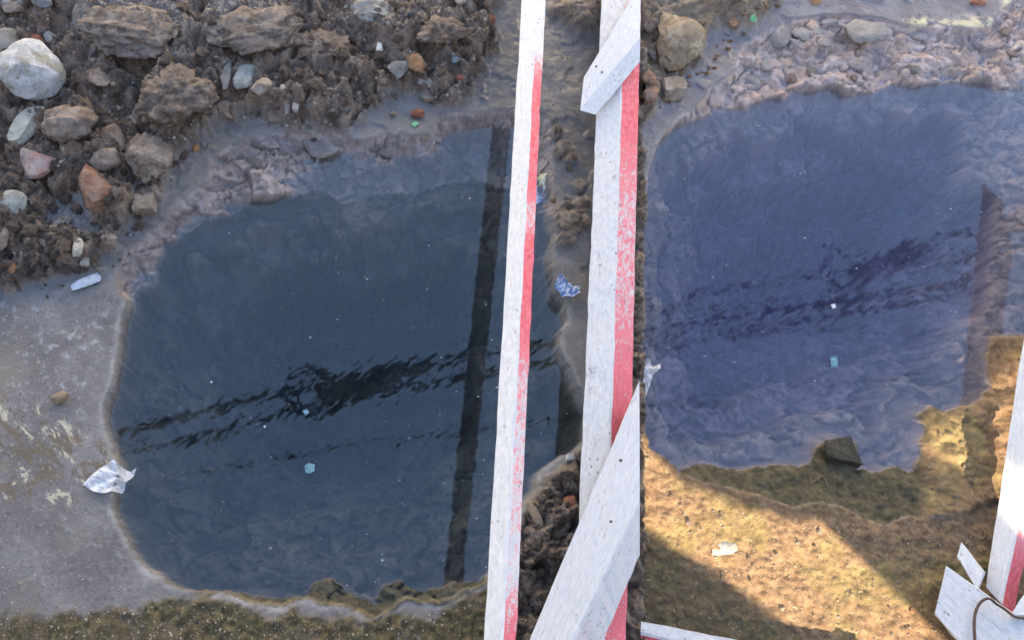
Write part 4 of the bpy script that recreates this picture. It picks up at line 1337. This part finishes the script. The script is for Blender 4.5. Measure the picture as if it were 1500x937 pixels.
box_mesh("post", (c.x, c.y - .04, (c.z - .03) / 2 - .1), (.05, .05, c.z - .03 + .2), M_POST, wide)

M_NAIL = mat_plain("rusty_nail_head", (.16, .10, .075), .6, .3, 400, .0)


def nail(parent, end_a, end_b, f, a):
    """a nail head on the white face of a board"""
    l = end_a[0] + (end_b[0] - end_a[0]) * f
    m = end_a[1] + (end_b[1] - end_a[1]) * f
    n = (end_b[1] - end_a[1]).cross(end_a[0] - end_a[1]).normalized()
    n = -n if n.z < 0 else n
    p = l + (m - l) * a
    tube("nail", [p - n * .004, p + n * .0012], .0032, M_NAIL, parent, 8)


# stencilled marks on the wide rail
def on_face(A, B, f, a):
    """point on the left (white) face of a board: fraction f along, a across from left edge to ridge"""
    l, m = A[0] + (B[0] - A[0]) * f, A[1] + (B[1] - A[1]) * f
    return l + (m - l) * a


M_INK = mat_plain("faded_ink", (.56, .54, .54), .8, .5, 300, .0)
nrm_face = ((e2[1][1] - e2[0][1]).cross(e2[0][0] - e2[0][1])).normalized()
if nrm_face.z < 0:
    nrm_face = -nrm_face
dirL = (e2[1][1] - e2[0][1]).normalized()
acr = (e2[0][1] - e2[0][0]).normalized()


def stamp(name, f, a, strokes):
    """small printed strokes (x across, y along, width, height in mm) as one thin print on the board"""
    p = on_face(e2[0], e2[1], f, a) + nrm_face * .0006
    V, Fc = [], []
    for (sx, sy, w, h, an) in strokes:
        k = len(V)
        for (dx, dy) in ((-w / 2, -h / 2), (w / 2, -h / 2), (w / 2, h / 2), (-w / 2, h / 2)):
            qx, qy = sx + dx * math.cos(an) - dy * math.sin(an), sy + dx * math.sin(an) + dy * math.cos(an)
            V.append(p + acr * qx * .001 + dirL * qy * .001)
        Fc.append((k, k + 1, k + 2, k + 3))
    o = link(name, mesh_from(name, V, Fc), M_INK)
    o.parent = wide
    o.matrix_parent_inverse = Matrix.Translation(-wide.location)
    return o


def frac_at_row(row):
    best = min(range(1000), key=lambda i: abs(to_px(*(e2[0][1] + (e2[1][1] - e2[0][1]) * (i / 1000)))[1] - row))
    return best / 1000


rs = random.Random(4)
smudge = [(rs.uniform(-9, 9), rs.uniform(-11, 11), rs.uniform(1, 3), rs.uniform(2.5, 6), rs.uniform(-.3, .3)) for _ in range(16)]
stamp("stamp_mark", frac_at_row(540), .30, smudge)
stamp("stamp_mark", frac_at_row(572), .33, [(rs.uniform(-9, 9), rs.uniform(-7, 7), rs.uniform(1, 3), rs.uniform(2, 5), rs.uniform(-.3, .3)) for _ in range(13)] + [(0, -11, 26, .8, .12)])
# a small two-character mark: Y-like sign and 8-like sign
stamp("stamp_mark", frac_at_row(650), .42, [(-6, -3, 1.2, 6, .4), (-3, -3, 1.2, 6, -.4), (-4.6, 3, 1.2, 7, 0), (3, 0, 1.2, 12, 0), (7.5, 0, 1.2, 12, 0), (5.2, -6, 5.5, 1.2, 0), (5.2, 0, 4.5, 1.2, 0), (5.2, 6, 5.5, 1.2, 0)])
stamp("stamp_mark", frac_at_row(388), .26, [(rs.uniform(-11, 11), rs.uniform(-3, 3), rs.uniform(1, 2.4), rs.uniform(2, 5), rs.uniform(-.4, .4)) for _ in range(8)])

for f_, a_ in ((.22, .3), (.34, .7)):
    nail(wide, sA, sB, f_, a_)
for f_, a_ in ((.18, .32), (.30, .66)):
    nail(wide, bA, bB, f_, a_)

# barrier in the second view
e3 = rail_ends((1507, 440), (1537, 520), (1556, 560), .088, (1442, 858), (1468, 884), (1486, 901), .050, dl=.018, dr=.014, e0=.55)
fr = empty("barrier", Vector((e3[1][1].x, e3[1][1].y, 0)))
tag(fr, "white and red rail standing on a white plank bound with brown wire", "barrier frame")
board("rail", fr, e3, vkeys(e3, [(300, .2), (620, .3), (690, .35), (760, .5), (800, .72), (840, .98), (900, 1.1)]), nseg=30, seed=12, raw=M_RAW_LIT)
zp = .075
pA = [W(1385, 827, zp - .006), W(1369, 899, zp - .010), W(1369, 901, zp - .028)]
pB = [W(1560, 950, zp), W(1500, 1050, zp - .004), W(1500, 1052, zp - .022)]
board("plank", fr, (pA, pB), nseg=10, seed=13, chamfer=.0015)
qA = [W(1497, 873, zp + .006), W(1480, 902, zp + .008), W(1482, 904, zp - .006)]
qB = [W(1560, 815, zp + .006), W(1560, 900, zp + .008), W(1561, 902, zp - .006)]
board("plank", fr, (qA, qB), nseg=6, seed=14, chamfer=.0015)
c = e3[0][1]
box_mesh("post", (c.x + .03, c.y, c.z / 2 - .32), (.05, .05, c.z + .55), M_POST, fr)


def spline(pts, n=6):
    """Catmull-Rom through the points"""
    P = [Vector(p) for p in pts]
    P = [2 * P[0] - P[1]] + P + [2 * P[-1] - P[-2]]
    out = []
    for i in range(1, len(P) - 2):
        for j in range(n):
            t = j / n
            a, b, c, d = P[i - 1], P[i], P[i + 1], P[i + 2]
            out.append(.5 * ((2 * b) + (c - a) * t + (2 * a - 5 * b + 4 * c - d) * t * t + (3 * b - a - 3 * c + d) * t ** 3))
    out.append(P[-2])
    return out


M_TWIG = mat_plain("dry_twig_bark", (.20, .14, .09), .9, .3, 200, .0)
for (a_, b_, c_, lab) in (((505, 95), (530, 84), (548, 86), "thin brown twig lying on the crumbly mud below the concrete lump"), ((650, 40), (668, 52), (690, 50), "crooked twig in the mud near the narrow rail"),
                          ((300, 150), (318, 138), (322, 126), "short twig on the dirt mound left of the thin grey stone"), ((140, 60), (160, 76), (190, 78), "long twig on the dry dirt mound above the boulder"),
                          ((1437, 776), (1441, 785), (1436, 790), "curled root fibre on the earth beside the upright rail"), ((1190, 706), (1204, 698), (1212, 712), "pale root fibre on the dark mossy bank")):
    P_ = [Gp(*q) + Vector((0, 0, .004)) for q in (a_, b_, c_)]
    tag(tube("twig", spline(P_, 5), .0016, M_TWIG, None, 5, jitter=.2), lab, "twig")
M_WIRE = mat_plain("rusty_wire", (.10, .055, .04), .55, .3, 200, .0)
M_BLACK = mat_plain("black_cable_sheath", (.009, .009, .007), .9, .3, 40, .0, .05)
zw = zp + .004
tube("binding_wire", spline([W(1428, 960, zw), W(1428, 937, zw), W(1427, 912, zw), W(1430, 893, zw), W(1438, 880, zw + .004), W(1449, 876, zw + .012), W(1460, 884, zw + .01), W(1471, 891, zw + .008), W(1486, 902, zw + .006), W(1500, 905, zw + .002)], 5), .0028, M_WIRE, fr)
zo = .05
oA = [W(1408, 793, zo), W(1402, 815, zo), W(1403, 817, zo - .012)]
oB = [W(1441, 835, zo + .015), W(1432, 866, zo + .012), W(1433, 868, zo)]
off = board("timber_offcut", None, (oA, oB), nseg=4, seed=17, chamfer=.0015)
tag(off, "short splintered white timber offcut leaning by the plank", "timber offcut")
ce = rail_ends((939, 907), (939, 928), (939, 944), .036, (1102, 939), (1080, 957), (1070, 972), .036, dl=.004, dr=.018, e1=.25)
low = board("low_rail", None, ce, lambda f: .9, nseg=16, seed=18)
tag(low, "white and red rail end lying on the shaded mossy earth", "low rail")

# ================================================================== LITTER
def scrap(name, outline, z0, amp, mat, label, cat, seed, lift=.0, thick=.0006, n=9):
    """a crumpled bit of film: a triangulated outline with folds"""
    r = random.Random(seed)
    pts = [W(u, v) for u, v in outline]
    c = sum(pts, Vector()) / len(pts)
    base = max(z0 if z0 is not None else zg(c.x, c.y), -.06)
    bm = bmesh.new()
    vs_ = [bm.verts.new((p.x, p.y, 0)) for p in [W(u, v, base) for u, v in outline]]
    f = bm.faces.new(vs_)
    bmesh.ops.triangulate(bm, faces=[f])
    bmesh.ops.subdivide_edges(bm, edges=bm.edges[:], cuts=2, use_grid_fill=True)
    bmesh.ops.subdivide_edges(bm, edges=bm.edges[:], cuts=1, use_grid_fill=True)
    arr = np.array([q.co[:] for q in bm.verts])
    size = max(arr[:, 0].max() - arr[:, 0].min(), .01)
    hgt = amp * (np.abs(gn(arr[:, 0] / size * 2.6 + seed, arr[:, 1] / size * 2.6, seed)) * 1.6 + .5 * np.abs(gn(arr[:, 0] / size * 6, arr[:, 1] / size * 6 + seed, seed + 1)))
    for q, h in zip(bm.verts, hgt):
        q.co.z = base + lift + h + .002
        g = zg(q.co.x, q.co.y)
        if z0 is None and g > -.04:
            q.co.z = max(q.co.z, g + .001 + h * .6)
    bmesh.ops.recalc_face_normals(bm, faces=bm.faces)
    bmesh.ops.solidify(bm, geom=bm.faces[:], thickness=thick)
    cc = Vector((arr[:, 0].mean(), arr[:, 1].mean(), base))
    for q in bm.verts:
        q.co -= cc
    me = bpy.data.meshes.new(name)
    bm.to_mesh(me)
    bm.free()
    o = link(name, me, mat)
    o.location = cc
    return tag(o, label, cat)


def mat_film(name, c, c2=None, scale=70):
    k = NT(name)
    col = k.mix(k.step(k.noise(scale, 3, .6), .45, .55), c, c2 or tuple(x * .85 for x in c))
    return k.finish(col, .35, k.bump(k.noise(160, 3, .6), .002))


F_WHITE = mat_film("white_film", (.78, .79, .81))
F_BLUE = mat_film("blue_and_white_wrapper", (.75, .78, .85), (.22, .34, .62), 90)
F_PINK = mat_film("pink_film", (.62, .35, .52), (.30, .36, .60), 110)
F_YEL = mat_film("yellow_film", (.62, .58, .28), (.70, .70, .60))
F_CYAN = mat_film("pale_cyan_film", (.17, .36, .44))
F_STRIP = mat_film("pale_plastic", (.62, .66, .72), (.50, .55, .62), 50)
F_GREEN = mat_film("green_glass", (.20, .55, .28))
scrap("plastic_scrap", [(134, 718), (150, 702), (168, 690), (178, 683), (184, 690), (193, 692), (202, 687), (196, 703), (187, 709), (183, 724), (168, 731), (150, 729)], None, .016, F_WHITE, "white crumpled plastic film draped over the rim of the dark pit", "plastic scrap", 3, .004)
scrap("plastic_scrap", [(938, 545), (945, 528), (951, 535), (955, 540), (966, 534), (962, 545), (953, 552), (949, 566), (941, 590), (938, 602)], -.03, .014, F_WHITE, "torn white film at the seam over the violet water", "plastic scrap", 5, .004)
scrap("plastic_strip", [(104, 419), (122, 409), (143, 401), (149, 407), (148, 413), (128, 421), (107, 427)], None, .004, F_STRIP, "pale folded plastic strip lying on the wet slab", "plastic strip", 6, .002)
wr = scrap("sweet_wrapper", [(811, 422), (815, 410), (825, 408), (830, 416), (838, 424), (848, 421), (848, 432), (838, 438), (822, 437)], None, .018, F_BLUE, "crumpled blue and pink wrapper on the pit edge between the rails", "wrapper", 7, .003)
scrap("sweet_wrapper", [(779, 282), (786, 276), (795, 283), (796, 296), (789, 301), (779, 300)], None, .012, F_BLUE, "blue and white wrapper tucked against the narrow rail", "wrapper", 8, .003)
scrap("yellow_scrap", [(779, 266), (788, 263), (795, 268), (794, 281), (785, 284), (778, 278)], None, .010, F_YEL, "yellowish foam scrap just above the blue and white wrapper", "scrap", 9, .004)
scrap("floating_flake", [(446, 683), (452, 678), (461, 680), (461, 690), (455, 694), (448, 692)], Z_WATER + .0005, .003, F_CYAN, "pale blue flake floating alone on the dark water", "flake", 10)
scrap("floating_flake", [(443, 602), (449, 599), (453, 604), (448, 609)], Z_WATER + .0005, .002, F_CYAN, "tiny blue flake floating under the cable reflection", "flake", 11)
scrap("floating_flake", [(1215, 524), (1225, 522), (1226, 537), (1216, 539)], Z_WATER + .0005, .003, F_CYAN, "pale cyan flake floating in the middle of the violet water", "flake", 12)
scrap("floating_flake", [(1216, 447), (1222, 445), (1224, 451), (1219, 453)], Z_WATER + .0005, .002, F_WHITE, "tiny white fleck floating under the coil reflection", "flake", 13)
scrap("glass_chip", [(1098, 28), (1104, 26), (1108, 31), (1103, 35), (1098, 33)], None, .004, F_GREEN, "small green glass chip on the lavender slab", "glass chip", 14, .001)
scrap("glass_chip", [(602, 183), (609, 179), (614, 183), (607, 188)], None, .003, F_GREEN, "tiny green glass chip on the slab lip by the red pebble", "glass chip", 15, .001)
for u_, v_, s_ in ((388, 625, 2.2), (310, 560, 1.8), (560, 820, 2)):
    tag(scrap("floating_flake", [(u_ - s_, v_), (u_, v_ - s_), (u_ + s_, v_), (u_, v_ + s_)], Z_WATER + .0005, .001, F_STRIP,
              "tiny pale speck floating on the dark water", "flake", int(u_)), group="specks on the dark water")


def dust(label, poly, n, seed):
    r = random.Random(seed)
    V, Fc = [], []
    us, vs_ = [p[0] for p in poly], [p[1] for p in poly]
    for _ in range(n):
        u_, v_ = r.uniform(min(us), max(us)), r.uniform(min(vs_), max(vs_))
        if sdf(np.array([u_]), np.array([v_]), poly)[0] < 4:
            continue
        p = W(u_, v_, Z_WATER + .0007)
        q = mpp(u_, v_) * r.choice((.5, .6, .7, .9, 1.2))
        an, st = r.uniform(0, 6.3), r.uniform(.5, 2.2)
        k = len(V)
        for i in range(5):
            b = an + i * 1.2566
            V.append((p.x + math.cos(b) * q * st, p.y + math.sin(b) * q, p.z + (.0004 if i % 2 else 0)))
        Fc.append(tuple(range(k, k + 5)))
    tag(link("floating_dust", mesh_from("floating_dust", V, Fc), F_DUST), label, kind='stuff')


F_DUST = mat_film("pale_dust", (.42, .44, .46))
dust("pale specks of dust floating on the dark pit water", INNER_L, 150, 1)
dust("pale specks of dust floating on the violet pit water", INNER_R, 170, 2)

# ================================================================== OVERHEAD CABLES (seen mirrored in the water)
def sky_point(u, v, h):
    """the point at height h that the water mirrors at pixel (u, v)"""
    p = W(u, v, Z_WATER)
    d = Vector(ray(u, v))
    d.z = -d.z
    return p + d * ((h - Z_WATER) / d.z)


def cable(label, strands, closure, coil, loops, h, rad, straight=True):
    mid = sky_point(*closure[0], h)
    root = empty("overhead_cable", Vector((mid.x, mid.y, h)))
    tag(root, label, "cable")
    for i, (pts, rr) in enumerate(strands):
        P = [sky_point(u, v, h + .02 * i) for u, v in pts]
        P = ([ext(P[0], P[1], 4.0)] if straight else [sky_point(884, -420 - 6 * i, h), sky_point(886, 150 - 4 * i, h), sky_point(892, 380 - 3 * i, h)]) + P + [ext(P[-1], P[-2], 4.0)]
        tube("strand", spline(P, 10), rr, M_BLACK, root, 6, seed=i, jitter=.25)
    a, b = sky_point(*closure[0], h - .03), sky_point(*closure[1], h - .03)
    n = 12
    ra = closure[2]
    tube("splice_closure", [a + (b - a) * (i / n) for i in range(n + 1)], [ra * (.35 + .65 * math.sin(math.pi * min(max((i + .8) / (n + 1.6), 0), 1)) ** .45) for i in range(n + 1)], M_BLACK, root, 12)
    for (cu, cv, r1, r2, tilt) in coil:
        c0 = sky_point(cu, cv, h - .02)
        k = (sky_point(cu + 10, cv, h) - sky_point(cu, cv, h)).length / 10
        pts = []
        for i in range(28):
            an = 2 * math.pi * i / 28
            pts.append(c0 + Vector((math.cos(an) * r1 * k, math.sin(an) * r2 * k, .05 * math.sin(an * 2))))
        tube("cable_coil", pts, rad * .8, M_BLACK, root, 6, closed=True, jitter=.2)
    for pts in loops:
        tube("cable_loop", spline([sky_point(u, v, h - .04) for u, v in pts], 8), rad * .8, M_BLACK, root, 6, jitter=.2)
    return root


HC = 4.6
cable("black overhead cables with a splice case mirrored in the dark pit water",
      [([(150, 640), (250, 615), (340, 592), (440, 570), (560, 548), (650, 530), (740, 515), (840, 500)], .030), ([(150, 668), (300, 640), (430, 600), (560, 575), (700, 548), (840, 525)], .022),
       ([(250, 700), (400, 672), (520, 650), (620, 640), (700, 630)], .007)],
      ((466, 577), (622, 536), .10), [(458, 572, 40, 34, 0), (468, 578, 30, 30, 0)], [], HC, .022)
cable("black overhead cables with a coil and splice case mirrored in the violet pit water",
      [([(900, 458), (1000, 440), (1060, 425), (1140, 412), (1210, 402), (1300, 388), (1380, 378), (1500, 362)], .015), ([(900, 462), (1000, 452), (1100, 444), (1180, 432), (1300, 405), (1400, 380), (1500, 360)], .009),
       ([(915, 486), (1080, 490), (1150, 484), (1210, 484), (1300, 486)], .006)],
      ((1250, 402), (1356, 364), .115), [(1234, 394, 24, 32, 0)], [[(1352, 372), (1390, 345), (1420, 340), (1440, 358), (1425, 378), (1380, 382)]], HC + .5, .022, False)


def pole(xx, yy):
    root = empty("utility_pole", Vector((xx, yy, 0)))
    wood = mat_plain("pole_wood", (.16, .12, .09), .9, .3, 20, .003)
    tube("trunk", [(xx, yy, -.3), (xx, yy, 2), (xx, yy, 4), (xx, yy, 5.6)], [.13, .12, .105, .09], wood, root, 12)
    tube("crossarm", [(xx, yy - .8, 5.05), (xx, yy + .8, 5.05)], .05, wood, root, 6)
    return root


tag(pole(-7.2, 1.6), "timber utility pole far to one side carrying the cables", "utility pole")
tag(pole(8.2, 2.9), "timber utility pole beyond the violet pit carrying the cables", "utility pole")

# ================================================================== BOUNCE BUILDING added out of view to throw back warm sunlight
def add_bounce_building():
    yb, xa, xb, hh = 7.2, -11.0, 13.0, 4.6
    root = empty("bounce_building", Vector(((xa + xb) / 2, yb, 0)))
    tag(root, "long low cream building added out of view beyond the pits to bounce warm sun", "bounce_building")
    wallm = mat_plain("bounce_building_cream", (.72, .68, .58), .9, .05, 6, .002)
    glass = mat_plain("window_glass", (.03, .035, .04), .08, .1, 5, .0)
    frame = mat_plain("white_window_frame", (.75, .75, .73), .6, .05, 20, .0)
    roofm = mat_plain("grey_roof_sheet", (.22, .22, .23), .6, .2, 10, .002)

    def bx(name, x0, x1, y0, y1, z0, z1, m, par):
        V = [(xx, yy, zz) for zz in (z0, z1) for (xx, yy) in ((x0, y0), (x1, y0), (x1, y1), (x0, y1))]
        o = link(name, mesh_from(name, V, [(3, 2, 1, 0), (4, 5, 6, 7), (0, 1, 5, 4), (1, 2, 6, 5), (2, 3, 7, 6), (3, 0, 4, 7)]), m)
        o.parent = par
        o.matrix_parent_inverse = Matrix.Translation(-root.location)
        return o
    w = bx("wall", xa, xb, yb, yb + 5, -.1, hh, wallm, root)
    bx("roof", xa - .2, xb + .2, yb - .25, yb + 5.2, hh + .002, hh + .14, roofm, root)
    for i in range(6):
        x0 = xa + 2.2 + i * 3.8
        f = bx("window", x0, x0 + 1.2, yb - .05, yb - .002, 1.5, 2.7, frame, root)
        p = bx("pane", x0 + .07, x0 + 1.13, yb - .056, yb - .052, 1.57, 2.63, glass, None)
        p.parent = f
        p.matrix_parent_inverse = f.matrix_parent_inverse.copy()


add_bounce_building()

# ================================================================== SHADE SCREEN added unseen behind the camera, cut to shape the sun patches
Y_H = -1.45
LIT = [[(930, 607), (960, 655), (1000, 697), (1080, 722), (1125, 735), (1163, 749), (1195, 745), (1290, 835), (1420, 958), (1215, 958), (1060, 845), (936, 765)],
       [(1362, 706), (1380, 630), (1400, 616), (1452, 602), (1508, 532), (1560, 520), (1550, 740), (1478, 745), (1405, 690)]]


def to_screen(u, v):
    p = W(u, v)
    t = (p.y - Y_H) / (-SUN_H.y)
    return p.x + SUN_H.x * t, t * math.tan(SUN_EL)


gaps = [[to_screen(*q) for q in poly] for poly in LIT]
H0, X0, X1 = 3.3, -6.5, 4.2
screen = empty("added_shade_screen", Vector(((X0 + X1) / 2, Y_H, 0)))
tag(screen, "tall unseen shade screen added behind the camera, gaps cut for the sun patches", "shade_screen")
M_SCREEN = mat_plain("shade_screen_board", (.30, .27, .24), .85, .3, 14, .003)
cuts = sorted(set([round(X0 + .24 * i, 4) for i in range(int((X1 - X0) / .24) + 1)] + [round(q[0], 4) for g in gaps for q in g]))


def crossings(g, xq):
    zs_ = []
    for (ax, az), (bx, bz) in zip(g, g[1:] + g[:1]):
        if (ax - xq) * (bx - xq) < 0:
            zs_.append(((ax, az), (bx, bz)))
    return zs_


def z_on(seg, xq):
    (ax, az), (bx, bz) = seg
    return az + (bz - az) * (xq - ax) / (bx - ax)


for xa, xb in zip(cuts[:-1], cuts[1:]):
    if xb - xa < 1e-4:
        continue
    xm = (xa + xb) / 2
    segs = sorted([s for g in gaps for s in crossings(g, xm)], key=lambda s: z_on(s, xm))
    lows = [(-.05, -.05)]
    bounds = [(-.05, -.05)] + [(z_on(s, xa), z_on(s, xb)) for s in segs] + [(H0, H0)]
    for i in range(0, len(bounds) - 1, 2):
        (za, zb), (zc, zd) = bounds[i], bounds[i + 1]
        Vv = []
        for yy in (Y_H, Y_H - .022):
            Vv += [(xa, yy, za), (xb, yy, zb), (xb, yy, zd), (xa, yy, zc)]
        me = mesh_from("plank", Vv, [(0, 1, 2, 3), (7, 6, 5, 4), (0, 4, 5, 1), (1, 5, 6, 2), (2, 6, 7, 3), (3, 7, 4, 0)])
        o = link("plank", me, M_SCREEN)  # one piece of the added shade screen
        o.parent = screen
        o.matrix_parent_inverse = Matrix.Translation(-screen.location)
